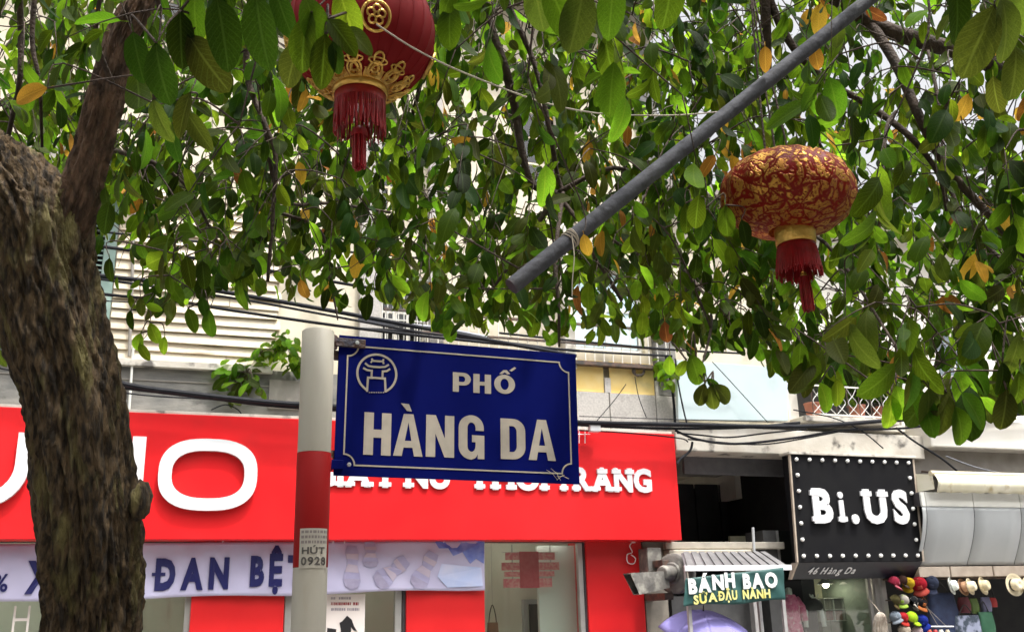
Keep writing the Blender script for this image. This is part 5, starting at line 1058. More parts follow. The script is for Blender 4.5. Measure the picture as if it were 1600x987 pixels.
    obj('collar_band', G().lathe([(.058,-.05),(.062,-.048),(.064,.0),(.062,.006)], 36, Tb), M['gold'], t, smooth=True)
    obj('collar_band', G().lathe([(.062,0),(.062,.02),(.058,.02)], 36, Matrix.Translation((c.x-.01, c.y, c.z+b*.9))), M['gold'], t, smooth=True)
    obj('fringe_band', G().lathe([(.057,-.03),(.0605,-.001),(.056,0)], 36, Matrix.Translation((cx,cy,zc_-.05))), M['fringe'], t, smooth=True)
    g = G()
    for k in range(140):
        an = 2*PI*k/140; L_ = .085+rng.uniform(-.012,.012); r0 = .0595; r1_ = .07+rng.uniform(-.002,.002); g.tube([(cx+r0*math.cos(an),cy+r0*math.sin(an),zc_-.06),(cx+(r0+r1_)/2*math.cos(an),cy+(r0+r1_)/2*math.sin(an),zc_-.06-L_*.5),(cx+r1_*math.cos(an),cy+r1_*math.sin(an),zc_-.06-L_)], .0019, 4)
    obj('fringe', g, M['fringe'], t, kind='stuff')
    obj('tassel_knot', G().lathe([(.001,.012),(.008,.008),(.01,0),(.008,-.008),(.001,-.012)], 12, Matrix.Translation((cx+.012,cy,zc_-.148))), M['gold'], t, smooth=True)
    obj('tassel_cord', G().tube([(cx+.01,cy,zc_+.02),(cx+.012,cy,zc_-.15)], .003, 6), M['gold'], t)
    g = G()
    for k in range(80):
        an = rng.uniform(0,6.28); r = .018*math.sqrt(rng.random()); g.tube([(cx+.012+r*.8*math.cos(an),cy+r*.8*math.sin(an),zc_-.155),(cx+.014+r*math.cos(an),cy+r*math.sin(an),zc_-.20),(cx+.015+r*math.cos(an),cy+r*math.sin(an),zc_-.258-rng.uniform(0,.012))], .0019, 4)
    obj('tassel', g, M['fringe'], t, kind='stuff')
    for dx in (-.045, -.012, .03): obj('hanging_cord', G().tube([(c.x-.01+dx*1.0,c.y,c.z+b*.85+.03),(c.x-.02+dx*.6,c.y+.02,c.z+.42),(c.x-.035,c.y+.03,c.z+.85)], .0035, 6), M['twig'], t)
lantern2()

# ------------------------------------------------------------------ the slanting grey pipe with its tie, and the thin string
A, B = W(800, 447, 2.55), W(1372, -12, 3.15); B2 = A + (B-A)*1.7
sp = wt('steel_pipe', 'long slanting grey steel pipe crossing the leaves above the street sign', 'pipe', tuple(A))
dv = (B-A).normalized()
obj('tube', G().tube([A + (B2-A)*(i/20) for i in range(21)], .0222, 28, cap=False), M['steel_pole'], sp, smooth=True)
obj('end_cap', G().tube([A - dv*.002, A+dv*.003], [.022,.0224], 28), M['dark_trim'], sp)
q = A + (B-A)*.135
for k in range(4): 
    cc = q + dv*(.006*k-.01); a1_ = dv.cross(Vector((0,0,1))).normalized(); b1_ = dv.cross(a1_); obj('tie_loop', G().tube([cc + (a1_*math.cos(x)+b1_*math.sin(x))*.024 + dv*.004*math.sin(x+k) for x in [2*PI*i/20 for i in range(21)]], .002, 5), M['string'], sp)
obj('tie_end', G().tube(smooth_path([q+Vector((.0,-.026,.0)), q+Vector((.004,-.03,-.06)), q+Vector((-.004,-.028,-.13)), q+Vector((-.006,-.026,-.17))], 4), .0015, 5), M['string'], sp)
s_ = obj('string', G().tube(smooth_path([W(588,38,2.34), W(640,72,2.36), W(700,103,2.4), W(770,132,2.5), W(835,156,2.6), W(900,172,2.7), W(960,179,2.8), W(1060,180,2.9), W(1150,172,2.98)], 8), .0022, 6), M['string'])
s_['label'] = 'thin pale string sagging from the red lantern to the grey pipe'; s_['category'] = 'string'
# ------------------------------------------------------------------ trees
LM = [leafmat('leaf_mid', (.02,.04,.004), (.18,.34,.014), .38), leafmat('leaf_dark', (.009,.023,.003), (.07,.155,.008), .3), leafmat('leaf_fresh', (.055,.11,.01), (.34,.58,.025), .55),
      leafmat('leaf_olive', (.034,.043,.01), (.17,.23,.02), .33), leafmat('leaf_yellow', (.4,.2,.025), (.6,.32,.04)), leafmat('leaf_brown', (.3,.13,.03), (.45,.2,.04))]
def leaf_mesh(wide, tipw, fold, bend, cols=2, rows=7, wav=0.):
    v = []; uv = []; f = []
    xs = [-1, 0, 1] if cols == 2 else [-1, -.5, 0, .5, 1]; nx = len(xs)
    for j in range(rows + 1):
        t = 1 - (1 - j / rows) ** 1.45; w = wide * max(.0, math.sin(PI * t ** tipw)) ** .52 if 0 < t < 1 else (.012 if t == 0 else .004)
        z = -bend * t * t
        for x in xs:
            v.append((x * w, t * math.cos(bend * t * .5), z + fold * abs(x) * w + wav * math.sin(t * 9 + x * 2) * abs(x))); uv.append((.5 + .5 * x, t))
    for j in range(rows):
        for i in range(nx - 1): f.append((j*nx+i, j*nx+i+1, (j+1)*nx+i+1, (j+1)*nx+i))
    n = len(v); v += [(-.01,-.17,.02),(.01,-.17,.02),(.012,0,0),(-.012,0,0)]; uv += [(.49,0),(.51,0),(.51,.01),(.49,.01)]; f.append((n, n+1, n+2, n+3))
    return np.array(v), f, np.array(uv)
SH = [leaf_mesh(.25, .95, .25, .25), leaf_mesh(.29, 1.2, .18, .4), leaf_mesh(.22, .85, .35, .15), leaf_mesh(.3, 1.45, .12, .55), leaf_mesh(.26, 1.1, -.1, .7)]
SHB = [leaf_mesh(.25, .95, .25, .25, 4, 8, .012), leaf_mesh(.29, 1.2, .18, .4, 4, 8, .015), leaf_mesh(.22, .85, .35, .15, 4, 8, .01), leaf_mesh(.3, 1.45, .12, .55, 4, 8, .015), leaf_mesh(.26, 1.1, -.1, .7, 4, 8, .02)]
_lm = {}
def leaf_data(k, m):
    if (k, m) not in _lm:
        v, f, uv = SHB[k]; me = bpy.data.meshes.new('leaf'); me.from_pydata([tuple(p) for p in v], [], f); me.materials.append(LM[m])
        l = me.uv_layers.new(name='UVMap'); idx = np.empty(len(me.loops), dtype=int); me.loops.foreach_get('vertex_index', idx); l.data.foreach_set('uv', uv[idx].astype(float).ravel())
        me.polygons.foreach_set('use_smooth', [True]*len(me.polygons)); _lm[(k, m)] = me
    return _lm[(k, m)]
RMi = RM.transposed()
def project(p):
    d = RMi @ (Vector(p) - CAM)
    if d.z > -.05: return (9e9, 9e9, -1)
    return (800 + FPX*d.x/-d.z, 493.5 - FPX*d.y/-d.z, -d.z)
# what hangs free in front of the crown: no leaf grows through these
def seg_d(x, y, ax, ay, bx, by):
    t = max(0, min(1, ((x-ax)*(bx-ax)+(y-ay)*(by-ay))/((bx-ax)**2+(by-ay)**2))); return math.hypot(x-ax-t*(bx-ax), y-ay-t*(by-ay)), t
def blocked(p, L_=.1):
    x, y, d = project(p); m = .45*L_*FPX/max(d, .3)
    if d < 0: return (Vector(p)-CAM).length < .9
    if d < 1.3: return True
    if x < -300 or x > 1900 or y < -500: return False
    s, t = seg_d(x, y, 800, 447, 1400, -30)
    if s < 16 + m and d < 2.7 + .5*t: return True
    if s < 20 and abs(d - (2.55+.6*t)) < .12: return True
    if ((x-1230)/(112+m*.6))**2 + ((y-304)/(80+m*.6))**2 < 1 and d < 3.45: return True
    if abs(x-1240) < 40 + m*.6 and 360 < y < 495 and d < 3.4: return True
    if ((x-565)/(120+m*.4))**2 + ((y-60)/(112+m*.4))**2 < 1 and d < 2.85: return True
    if abs(x-563) < 42 + m*.5 and 120 < y < 275 and d < 2.8: return True
    if y > 500 and 455 < x < 925 and d < 4.5 and y + m > 515: return True
    if 470 < x < 540 and y > 500-m: return True
    if 0 < y < 520:   # keep the main branches readable
        for a in BR:
            s, t = seg_d(x, y, *a[:4])
            if s < a[4] + m*.3 and d < 4.0: return rng.random() < .8
    # trunk and its two limbs
    if d < 3.6:
        for a in ((145,990,120,700,95),(120,700,90,560,92),(90,560,50,330,95),(110,330,165,150,34),(165,150,220,0,24),(20,300,-140,120,80)):
            s, t = seg_d(x, y, *a[:4])
            if s < a[4] + m*.5: return True
    return False
BR = [(762,30,790,110,5),(790,110,815,235,5),(815,235,832,288,5),(832,288,880,302,6),(800,20,835,100,3),(835,100,858,200,3),(858,200,880,300,3),(1400,52,1520,88,6),(1520,88,1600,126,8),(1360,36,1400,100,5),(1400,100,1440,190,5),(1440,190,1480,262,5),(1480,262,1545,335,5),(1545,335,1605,402,5),
      (1230,60,1290,125,4),(1290,125,1420,212,4),(1420,212,1482,330,4),(385,110,430,245,3),(430,245,420,430,3),(870,400,874,540,3),(920,385,972,470,3),(1196,10,1200,110,7),(32,40,20,210,3),(880,300,960,262,2)]
BX = [-400,-100,0,30,150,200,240,300,345,400,470,530,600,660,740,820,900,960,1010,1060,1110,1160,1230,1300,1360,1420,1480,1540,1600,1800,2000]
BY = [560,600,575,430,420,470,500,475,455,470,470,490,470,505,530,520,535,520,535,540,560,545,600,610,590,640,660,650,640,620,600]
GAPS = [(1500,560,62,72,.08),(1300,610,70,60,.3),(390,260,60,50,.6),(620,230,40,50,.5),(1440,300,60,60,.6),(700,330,60,60,.7),(205,400,70,130,.12),(300,330,60,60,.5),(520,430,85,60,.35),(150,40,45,60,.45),(30,20,60,40,.5),(1330,60,120,70,.35),(1420,40,120,70,.4),(1260,40,45,60,.35),(1380,150,120,100,.5),(1390,400,110,70,.4),(1570,160,60,90,.5),
        (1270,430,50,50,.5),(1480,390,50,60,.5),(860,90,60,60,.75),(930,280,60,50,.7),(1080,330,50,60,.6),(280,30,40,70,.4),(340,190,40,60,.6),(1150,120,60,60,.7),(950,470,60,50,.45),(1050,480,50,50,.8),(90,240,60,50,.6)]
def cover(x, y):
    b = np.interp(x, BX, BY); 
    if y > b: return 0
    v = min(1, (b - y) / 60 + .15)
    for cx, cy, rx, ry, k in GAPS:
        q = ((x-cx)/rx)**2 + ((y-cy)/ry)**2
        if q < 1: v *= k + (1-k)*q
    return v
class Tree:
    def __init__(s, name, label, base, grp):
        s.root = wt(name, label, 'tree', base, grp); s.base = Vector(base); s.nodes = []; s.tw = G(); s.leaves = []
    def limb(s, pts, radii, name='limb', n=20, disp=.0, rows=6, matl=None, sm=True):
        q = smooth_path(pts, rows); m = len(q); rr = np.interp(np.linspace(0, 1, m), np.linspace(0, 1, len(radii)), radii)
        g = G().tube(q, list(rr), n)
        if disp:
            out = []
            for i, v in enumerate(g.v):
                c = q[i // n] if i < m*n else q[-1]; v = Vector(v); d = (v - c).normalized(); a = math.atan2(d.y, d.x)
                w_ = mnoise.noise(v*3)*.8; rg = mnoise.noise(Vector((d.x*3.2, d.y*3.2, v.z*1.5))) * .5 - abs(mnoise.noise(Vector((d.x*9+w_, d.y*9, v.z*3.5+w_)))) * .75 - abs(mnoise.noise(Vector((d.x*20+w_, d.y*20, v.z*9)))) * .4 + mnoise.noise(Vector((d.x*42, d.y*42, v.z*26))) * .2 + .2
                out.append(tuple(v + d * disp * rg * 2))
            g.v = out
        for p in q: s.nodes.append((p, float(rr[0])))
        return obj(name, g, matl or M['bark'], s.root, smooth=sm)
    def add_twig(s, a, fresh=False, size=.11, nl=None, droop=.5):
        "a leafy twig ending near point a, joined to the nearest wood by a thin branchlet"
        a = Vector(a); P_ = s._np(); i = int(((P_ - np.array(a))**2).sum(1).argmin()); b = Vector(P_[i]); dist = (a-b).length
        md = (a+b)/2 + Vector((0, 0, dist*.12)) + Vector([rng.uniform(-.06,.06)*min(1,dist*2) for _ in range(3)])
        path = smooth_path([b, md, a], 4); r0 = min(.009, .0022 + dist*.0045)
        n0 = len(s.leaves)
        out = (a - b); out.z -= droop*.3; out = out.normalized() if out.length > .01 else Vector((0,0,-1))
        dirn = (out + Vector((rng.uniform(-.7,.7), rng.uniform(-.7,.7), -droop + rng.uniform(-.5,.3)))).normalized(); L_ = rng.uniform(.16,.3); side = dirn.cross(Vector((rng.uniform(-1,1), rng.uniform(-1,1), rng.uniform(.2,1)))).normalized()
        tp = [a + dirn*L_*t + Vector((0,0,-.06*t*t)) for t in (0, .33, .66, 1)]; last = 0
        nl = nl or rng.randint(7, 11); base_m = rng.choices([0,1,2,3], [5,3,1.7 if fresh else .9,1.4])[0]
        for k in range(nl):
            t = .1 + .9*k/(nl-1); p = tp[0].lerp(tp[-1], t) + Vector((0,0,-.06*t*t)); sg = 1 if k % 2 else -1
            ax = (dirn*rng.uniform(.25,.8) + side*sg*rng.uniform(.5,1.1)*(1.1-t*.7) + Vector((rng.uniform(-.25,.25), rng.uniform(-.25,.25), -rng.uniform(.1,.9)))).normalized()
            nr = Vector((rng.gauss(0,.55), rng.gauss(0,.55)-.25, rng.uniform(.2,1.1))).normalized()
            m_ = base_m if rng.random() < .6 else rng.choices([0,1,2,3,4,5], [5,3,1.2,1.3,.42,.12])[0]
            n1 = len(s.leaves); s.leaf(p + ax*.012, ax, nr, size*rng.uniform(.55,1.3), rng.randrange(5), m_)
            if len(s.leaves) > n1: last = t
        if len(s.leaves) - n0 < 2: s.leaves = s.leaves[:n0]; return
        s.tw.tube(path, [r0 + (.002-r0)*i/(len(path)-1) for i in range(len(path))], 5)
        for p in path[2::3]: s.nodes.append((p, .004))
        s._dirty = True; s.tw.tube([tp[0] + dirn*L_*t*last + Vector((0,0,-.06*(t*last)**2)) for t in (0,.33,.66,1)], [.0022,.002,.0016,.001], 4)
    _dirty = True
    def _np(s):
        if s._dirty: s._arr = np.array([tuple(n[0]) for n in s.nodes]); s._dirty = False
        return s._arr
    def leaf(s, p, ax, nr, size, k, m, force=False):
        x = ax.cross(nr); 
        if x.length < .05: x = ax.cross(Vector((1,.3,.2)))
        x.normalize(); z = x.cross(ax).normalized(); mid = p + ax*size*.5
        if not force and (blocked(mid, size) or blocked(p + ax*size*.95, size*.4)): return
        px, py, d = project(mid); vis = size/d if (d > .2 and -60 < px < 1660 and -60 < py < 1050) else 0
        if not force and d > .2 and -50 < px < 1650:
            if py > np.interp(px, BX, BY) + 30: return
            if py > 0 and rng.random() > cover(px, py)*2.2: return
        s.leaves.append((vis + (9 if force else 0), p, x, ax, z, size, k, m))
    def finish(s, nsep=298):
        s.leaves.sort(key=lambda l: -l[0]); b = s.base
        for vis, p, x, y, z, sc, k, m in s.leaves[:nsep]:
            o = bpy.data.objects.new('leaf', leaf_data(k, m)); C.objects.link(o); o.parent = s.root
            o.matrix_local = Matrix.Translation(p - b) @ Matrix((x, y, z)).transposed().to_4x4() @ Matrix.Scale(sc, 4)
        V_, F_, UV, MI = [], [], [], []; off = 0
        for vis, p, x, y, z, sc, k, m in s.leaves[nsep:]:
            v, f, uv = SH[k]; Mx = np.array([x, y, z]) * sc
            V_.append(v @ Mx + np.array(p - b)); F_ += [tuple(i + off for i in q) for q in f]; UV.append(uv); MI += [m]*len(f); off += len(v)
        me = bpy.data.meshes.new('foliage'); me.from_pydata(np.concatenate(V_).tolist(), [], F_)
        for m in LM: me.materials.append(m)
        me.polygons.foreach_set('material_index', MI); me.polygons.foreach_set('use_smooth', [True]*len(F_))
        l = me.uv_layers.new(name='UVMap'); idx = np.empty(len(me.loops), dtype=int); me.loops.foreach_get('vertex_index', idx); l.data.foreach_set('uv', np.concatenate(UV)[idx].astype(float).ravel())
        o = bpy.data.objects.new('foliage', me); C.objects.link(o); o.parent = s.root; o['kind'] = 'stuff'
        obj('twigs', s.tw, M['twig'], s.root, smooth=True, kind='stuff')
TD = 3.1
tb = W(142, 987, TD)
TA = Tree('broadleaf_tree', 'broadleaf tree with thick mossy trunk at left, forking beside the clapboard house', (tb.x, tb.y, .12), 'street trees')
def px_r(w, d=TD): return w*d/FPX/2
trunk_pts = [(Vector((tb.x-.02, tb.y, .1)), 200), (Vector((tb.x, tb.y, .5)), 160), (Vector((tb.x, tb.y, 1.1)), 142), (W(143,987,TD), 140), (W(141,850,TD), 148), (W(131,740,TD), 150), (W(117,620,TD), 148), (W(88,520,TD), 154), (W(64,430,TD), 158), (W(46,350,TD), 168), (W(6,300,TD), 160), (W(-62,240,TD), 138), (W(-160,110,TD), 120), (W(-320,-60,3.0), 100), (W(-420,-300,2.8), 70)]
TA.limb([p for p, w in trunk_pts], [px_r(w) for p, w in trunk_pts], 'trunk', 170, .024, 30)
TA.limb([W(70,400,TD), W(112,335,TD), W(145,230,TD-.02), (W(165,150,TD-.04)), W(190,60,TD-.05), W(222,-10,TD-.05), W(262,-120,TD), W(300,-300,TD+.1), W(380,-600,TD+.2)], [px_r(w) for w in (90,66,50,50,42,36,32,26,18)], 'limb', 80, .013, 20, M['branch_bark'])
# burl on the right of the trunk
gq = G(); bc_ = W(220,782,TD-.02)
for i in range(13):
    for k in range(20):
        a = PI*i/12; b2 = 2*PI*k/20; d = Vector((math.sin(a)*math.cos(b2), math.sin(a)*math.sin(b2), math.cos(a))); r = 1+.25*mnoise.noise(d*2.2)+.08*mnoise.noise(d*5)
        gq.v.append(tuple(bc_ + Vector((d.x*.03*r, d.y*.05*r, d.z*.062*r))))
gq.f = [(i*20+k, i*20+(k+1) % 20, (i+1)*20+(k+1) % 20, (i+1)*20+k) for i in range(12) for k in range(20)]
obj('burl', gq, M['bark'], TA.root, smooth=True)
def tl(T, pts, w, **k): # thin limb from photo points (px, py, depth)
    T.limb([W(*p) for p in pts], [w[0]*pts[0][2]/FPX/2, w[1]*pts[-1][2]/FPX/2], 'limb', 10, .002, 5, M['twig'])
tl(TA, [(190,60,3.05),(280,-60,3.3),(385,-40,3.5),(385,110,3.55),(412,190,3.5),(430,245,3.5),(425,350,3.5),(418,440,3.5)], (16,5))
tl(TA, [(262,-120,3.1),(420,-160,3.2),(600,-120,3.6),(700,-60,4.0)], (20,12))
tl(TA, [(25,-80,3.3),(32,40,3.4),(30,130,3.4),(12,215,3.5)], (12,6))
tl(TA, [(60,-60,3.3),(50,60,3.3),(62,130,3.3),(66,230,3.4)], (9,4))
tl(TA, [(175,130,3.0),(150,60,2.9),(158,-10,2.8)], (9,6))
tl(TA, [(412,190,3.5),(440,310,3.8),(520,318,4.0),(610,332,4.2)], (7,4))
tl(TA, [(430,330,3.6),(500,360,3.7),(512,420,3.7),(528,500,3.7)], (6,3))
tl(TA, [(150,230,3.05),(230,250,3.4),(290,290,3.6),(330,360,3.8)], (9,4))
tl(TA, [(700,-60,4.0),(650,160,4.4),(640,190,4.4),(655,260,4.5)], (9,4))
TR0 = W(2150, 987, 5.4)
TB = Tree('broadleaf_tree', 'second broadleaf tree, its dark branches reaching in from the upper right corner', (TR0.x, TR0.y, .12), 'street trees')
TB.limb([Vector((TR0.x, TR0.y, .1)), Vector((TR0.x-.05, TR0.y, 1.5)), Vector((TR0.x-.15, TR0.y-.1, 2.8)), W(1850,240,4.6), W(1720,170,4.3)], [.2,.17,.15,.1,.06], 'trunk', 40, .02, 10)
tl(TB, [(1720,170,4.3),(1600,126,4.1),(1520,88,4.0),(1400,52,3.9),(1340,22,3.9),(1260,-30,3.8),(1100,-110,3.8),(900,-120,3.8),(740,-70,3.9)], (28,16))
tl(TB, [(1360,36,3.9),(1400,100,3.8),(1440,190,3.7),(1480,262,3.7),(1545,335,3.7),(1605,402,3.7)], (17,11))
tl(TB, [(1180,-60,3.8),(1230,60,3.8),(1290,125,3.8),(1350,160,3.8),(1420,212,3.7),(1465,270,3.7),(1482,330,3.7)], (14,7))
tl(TB, [(1470,250,3.7),(1500,330,3.6),(1540,380,3.5),(1580,420,3.4),(1620,470,3.3)], (8,4))
tl(TB, [(740,-70,3.9),(762,30,3.9),(790,110,3.9),(805,170,4.0),(815,235,4.0),(832,288,4.0),(870,302,4.0)], (17,11))
tl(TB, [(800,-80,3.9),(790,-10,3.9),(835,100,3.9),(858,200,3.9),(870,270,4.0),(880,300,4.0)], (9,7))
tl(TB, [(870,302,4.0),(960,262,4.0),(1040,300,4.0),(1120,310,4.1)], (9,4))
tl(TB, [(870,302,4.0),(840,350,4.0),(800,410,4.0),(770,450,4.1)], (10,4))
tl(TB, [(920,385,3.9),(945,425,3.9),(972,470,3.9)], (9,5)); tl(TB, [(870,302,4.0),(905,345,3.95),(935,360,3.9),(1000,400,3.9),(1065,415,3.9)], (8,4))
tl(TB, [(880,300,4.0),(868,400,3.7),(873,480,3.6),(874,542,3.6)], (7,5))
tl(TB, [(1190,-60,3.8),(1196,20,3.8),(1200,110,3.85)], (22,12))
tl(TB, [(1285,125,3.8),(1275,170,3.7),(1282,230,3.6)], (7,4)); tl(TB, [(1400,175,3.8),(1385,200,3.7),(1378,290,3.6),(1372,380,3.6)], (7,4))
tl(TB, [(1290,380,3.9),(1330,430,3.8),(1380,510,3.6),(1420,570,3.3)], (6,4)); tl(TB, [(1120,310,4.1),(1200,320,4.1),(1290,380,3.9)], (6,6))
tl(TB, [(1450,80,3.9),(1470,180,3.7),(1472,270,3.6),(1478,330,3.6)], (6,4)); tl(TB, [(1605,402,3.7),(1640,520,3.0),(1600,560,2.7),(1570,575,2.5)], (9,4))
tl(TB, [(1420,570,3.3),(1450,590,3.0),(1480,610,2.7)], (5,3)); tl(TB, [(1065,415,3.9),(1110,480,3.4),(1100,560,2.9),(1088,560,2.8)], (5,3))
# sample the crown volume in view
def grow(n, dlo, dhi, pxr, pyr, size, thr=1., pw=1.):
    c_ = 0; tries = 0
    while c_ < n and tries < n*30:
        tries += 1; px = rng.uniform(*pxr); py = rng.uniform(*pyr); d = dlo + (dhi-dlo)*rng.random()**pw
        if rng.random() > cover(px, min(py + 20*3/d, 2000)): continue
        p = W(px, py, d)
        if p.z < 1.9 or blocked(p, .05): continue
        T = TA if px < 640 + 60*math.sin(py*.02) else TB
        T.add_twig(p, fresh=d > 4.2, size=size*rng.uniform(.9,1.1)); c_ += 1
grow(760, 3.1, 4.6, (-60,1660), (-60,660), .08)
grow(900, 4.5, 6.8, (-60,1660), (-120,600), .094)
grow(26, 2.3, 3.0, (-40,1640), (-120,300), .11)
grow(16, 2.4, 3.0, (1250,1680), (470,640), .11)
# unseen crown beyond the frame, added for shade: above, left, right and behind
for k in range(150):
    a = rng.uniform(-1.3, 1.3); e = rng.uniform(.68, 1.35); r = rng.uniform(2.2, 4.8)
    p = CAM + Vector((math.sin(a)*math.cos(e), math.cos(a)*math.cos(e), math.sin(e)))*r
    if not blocked(p, .1): (TA if p.x < -.1 else TB).add_twig(p, size=.12)
for k in range(430):  # overhead twigs added out of view to shade trunk, post and sign
    p = Vector((rng.uniform(-4.5,4.5), rng.uniform(-4.2,2.2), rng.uniform(3.6,6.2)))
    px_, py_, d_ = project(p)
    if d_ > 0 and py_ > -60 and -100 < px_ < 1700: continue
    (TA if p.x < 0 else TB).add_twig(p, size=.15, nl=9)
for k in range(260):  # low twigs added behind the viewer to block front fill light
    p = Vector((rng.uniform(-6,6.4), rng.uniform(-7.0,-1.0), rng.uniform(2.2,5)))
    (TA if p.x < 0 else TB).add_twig(p, size=.19, nl=9)
for k in range(60):
    p = W(rng.choice([rng.uniform(-500,-80), rng.uniform(1690,2100)]), rng.uniform(-300,560), rng.uniform(2.8,5.5)); (TA if p.x < 0 else TB).add_twig(p, size=.12)
# leaves near the lens, placed one by one: (x, y of the middle, length px, depth, direction of the tip in degrees, material)
def near(T, x, y, lp, d, ang, m, k=0, yaw=0.):
    size = lp*d/FPX; r = RM; ax = (r @ Vector((math.cos(R_(ang)), math.sin(R_(ang)), rng.uniform(-.15,.15)))).normalized()
    nr = (r @ Vector((math.sin(yaw), rng.uniform(-.1,.5), 1))).normalized(); p = W(x, y, d) - ax*size*.5
    T.leaf(p, ax, nr, size, k, m, True); return p
ND = [(350,52,112,1.75,-80,1,0),(282,62,88,1.8,-92,1,0),(247,112,92,1.7,-85,1,1),(214,88,78,1.75,-80,1,0),(405,50,118,1.65,-88,1,0),(318,95,100,1.8,-60,3,1),(300,20,80,1.8,-100,0,1),
 (470,60,90,1.7,-110,0,1),(505,95,84,1.7,-95,0,0),(535,55,70,1.7,-50,0,0),(455,95,80,1.75,-120,3,1),(490,30,80,1.7,-70,0,1),(540,20,80,1.75,-75,2,1),(560,60,60,1.75,-40,3,0),(525,90,50,1.7,-80,1,0),(440,20,80,1.8,-75,1,0),
 (45,146,62,2.2,195,4,0),(250,190,70,2.1,-75,3,0),(285,180,75,2.1,-110,3,2),(310,205,70,2.2,-60,3,2),(270,225,60,2.2,-90,1,0),(240,60,40,2.1,-80,1,0),
 (875,10,95,1.8,-60,0,1),(905,25,100,1.8,-100,3,1),(955,15,90,1.8,-95,0,0),(840,5,80,1.9,-80,3,1),(1050,-5,90,1.9,-90,0,1),(1530,60,110,1.9,-115,3,1),(1580,40,100,1.9,-70,3,1),(1500,20,90,2.0,-80,1,0),(1590,110,80,2.0,-90,3,1),
 (245,405,56,2.9,200,2,1),(250,380,50,2.9,190,0,0),(290,360,50,2.9,170,0,1),(295,425,52,2.9,-80,0,2),(318,430,46,2.9,-85,1,0),(262,330,44,2.9,190,0,1),(230,300,40,2.9,-70,1,0),(212,296,40,2.9,-110,0,0),(170,422,38,2.8,-95,1,0),(265,445,30,2.9,-85,0,0),
 (220,480,30,3.1,-90,3,0),(203,500,32,3.1,-95,1,0),(240,520,34,3.1,-70,2,1),(255,540,30,3.1,-100,2,0),(215,535,32,3.1,-110,2,1),(225,550,30,3.1,-60,2,0),(240,480,26,3.1,-20,2,0),(300,500,40,3.0,-70,0,0),(325,505,44,3.0,-95,0,1),(318,480,34,3.0,-80,1,0),
 (1088,578,54,2.6,-70,0,1),(1095,617,40,2.6,-108,3,1),(1112,622,42,2.6,-85,3,1),(1131,615,44,2.6,-42,3,1),(1115,600,26,2.6,-40,1,0),(1065,575,30,2.8,-120,2,1),(1045,572,34,2.8,-95,2,1),
 (1478,650,72,2.5,-95,3,1),(1505,665,66,2.5,-70,0,1),(1525,640,70,2.5,-52,0,0),(1452,640,70,2.5,-88,3,0),(1572,640,64,2.4,-95,3,1),(1570,590,52,2.4,-85,1,1),(1590,555,70,2.4,-95,3,1),(1595,610,64,2.4,-80,0,1),
 (1395,645,60,2.7,-80,2,1),(1410,630,60,2.7,-70,2,1),(1430,610,66,2.6,-75,3,1),(1270,575,60,2.8,-70,0,1),(1292,620,50,2.9,-65,2,1),(1310,615,46,2.9,-80,2,0),(1250,560,52,2.8,-90,0,0),(1262,600,44,2.9,-95,3,0),
 (1196,92,40,2.9,-88,4,0),(1508,167,44,3.2,-105,4,1),(1538,167,36,3.2,-90,4,1),(1280,30,50,3.1,-90,4,0),(1275,88,38,3.1,-80,4,1),(1575,340,56,3.0,-30,4,3),(1488,475,56,2.9,-5,4,1),(1400,575,44,2.8,-95,5,0),(558,412,46,3.3,-100,4,0),(470,270,36,3.4,-80,4,0),(980,212,34,3.4,-92,4,2),
 (725,225,44,3.3,-20,4,3),(1105,260,44,3.0,-125,4,2),(915,382,34,2.5,-80,4,1),(1150,262,40,3.3,-70,4,2),(1040,520,36,3.2,-85,5,1),(473,452,32,3.4,-80,4,1),(622,243,34,3.0,-80,2,3),(640,265,30,3.0,-85,2,1),(612,228,30,3.0,-120,2,3),
 (1075,340,46,3.0,-80,0,1),(1100,350,50,3.0,-95,1,1),(1135,345,50,3.0,-85,0,1),(1165,365,46,3.0,-70,1,0)]
nodesA = {}
for x, y, lp, d, ang, m, k in ND:
    T = TA if x < 660 else TB; p = near(T, x, y, lp, d, ang, m, k, rng.uniform(-.4,.4))
    P_ = T._np(); i = int(((P_-np.array(p))**2).sum(1).argmin()); b = Vector(P_[i]); dist = (p-b).length
    st_ = p + Vector((rng.uniform(-.02,.02), .02, .04+dist*.12)); path = smooth_path([b, st_, p], 4); T.tw.tube(path, [.0028-.0016*j/(len(path)-1) for j in range(len(path))], 4); T.nodes.append((p, .001)); T._dirty = True
TA.finish(); TB.finish()
print('LEAVES', len(TA.leaves), len(TB.leaves))

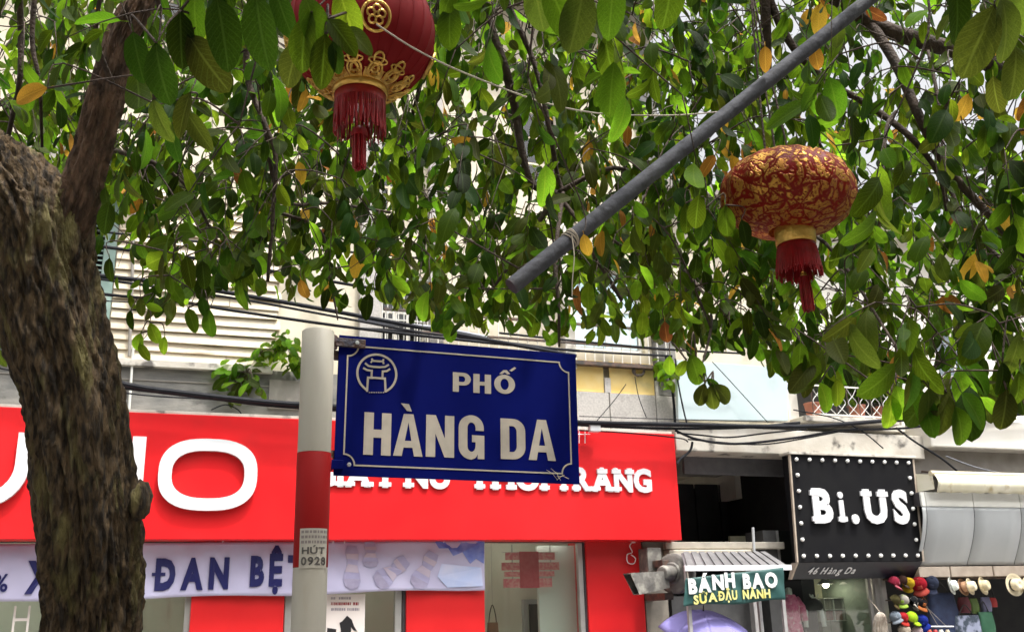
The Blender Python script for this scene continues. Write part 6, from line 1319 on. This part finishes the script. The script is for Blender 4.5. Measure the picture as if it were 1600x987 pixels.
# ------------------------------------------------------------------ plants growing on the houses
def sprout(name, label, cat, cpx, cpy, out, n, spread, size, mats, drop=.3, stems=4):
    q = P(cpx, cpy, out); c = F(*q); t = wt(name, label, cat, tuple(c)); tw_ = G(); cnt = 0
    for k in range(stems):
        d = Vector((rng.uniform(-1,1)*spread, rng.uniform(-.6,.1)*spread, rng.uniform(-.5,1)*spread)); path = smooth_path([c, c+d*.5+Vector((0,0,.1*spread)), c+d+Vector((0,0,-drop*spread))], 4); tw_.tube(path, [.008,.008,.007,.006,.005,.004,.003,.003,.002][:len(path)], 5)
        for j in range(n//stems):
            p = path[rng.randrange(3, len(path))] + Vector([rng.uniform(-.3,.3)*spread for _ in range(3)]); ax = Vector((rng.uniform(-1,1), rng.uniform(-1,.4), rng.uniform(-1,.3))).normalized(); nr = Vector((rng.uniform(-.5,.5), -.8, rng.uniform(.2,1)))
            x = ax.cross(nr).normalized(); z = x.cross(ax).normalized(); sc = size*rng.uniform(.7,1.3)
            o = bpy.data.objects.new('leaf', leaf_data(rng.choice([1,3,4]), rng.choice(mats))); C.objects.link(o); o.parent = t; o.matrix_local = Matrix.Translation(p-c) @ Matrix((x, ax, z)).transposed().to_4x4() @ Matrix.Scale(sc, 4); cnt += 1
            tw_.tube([path[min(len(path)-1, 4)], p], .0015, 3)
    obj('stem', tw_, M['twig'], t)
    return t
sprout('wall_plant', 'dark green fig sprout growing from the stained belt below the clapboards', 'plant', 385, 585, .12, 40, .24, .16, [0,3,0,2], .9)
sprout('wall_plant', 'bright lime green bush on the wall left of the striped post top', 'plant', 430, 545, .15, 90, .26, .11, [2,2,0], .2, 6)
sprout('wall_plant', 'small green shoot right of the bright bush beside the striped post', 'plant', 462, 572, .12, 30, .14, .1, [2,0], .2, 3)
sprout('wall_plant', 'pale green fern like tuft between the yellow panel and pale board', 'plant', 1040, 578, .25, 50, .2, .12, [2,2], .8, 5)
for k, (a, b, l) in enumerate(((1265,590,'leafy grey green potted shrub at the left end of the grilled balcony'),(1335,612,'dense blue green potted shrub in the middle of the grilled balcony'),(1375,615,'potted shrub by the right end of the grilled balcony'))):
    t = sprout('potted_plant', l, 'plant', a, b, .12, 110 if k else 50, .3, .1, [1,1,0], .1, 6); c = t.location
    zb_p = h_bal[2] + .02; obj('pot', G().lathe([(.09,zb_p),(.12,zb_p+.18),(.13,zb_p+.2),(.11,zb_p+.2),(.1,zb_p+.17),(.001,zb_p+.17)], 18, Matrix.Translation((c.x, c.y, 0))), plain('terracotta', (.35,.13,.08)), t, smooth=True); obj('trunk', G().tube([(c.x,c.y,zb_p+.17),(c.x,c.y,c.z)], .012, 6), M['twig'], t)
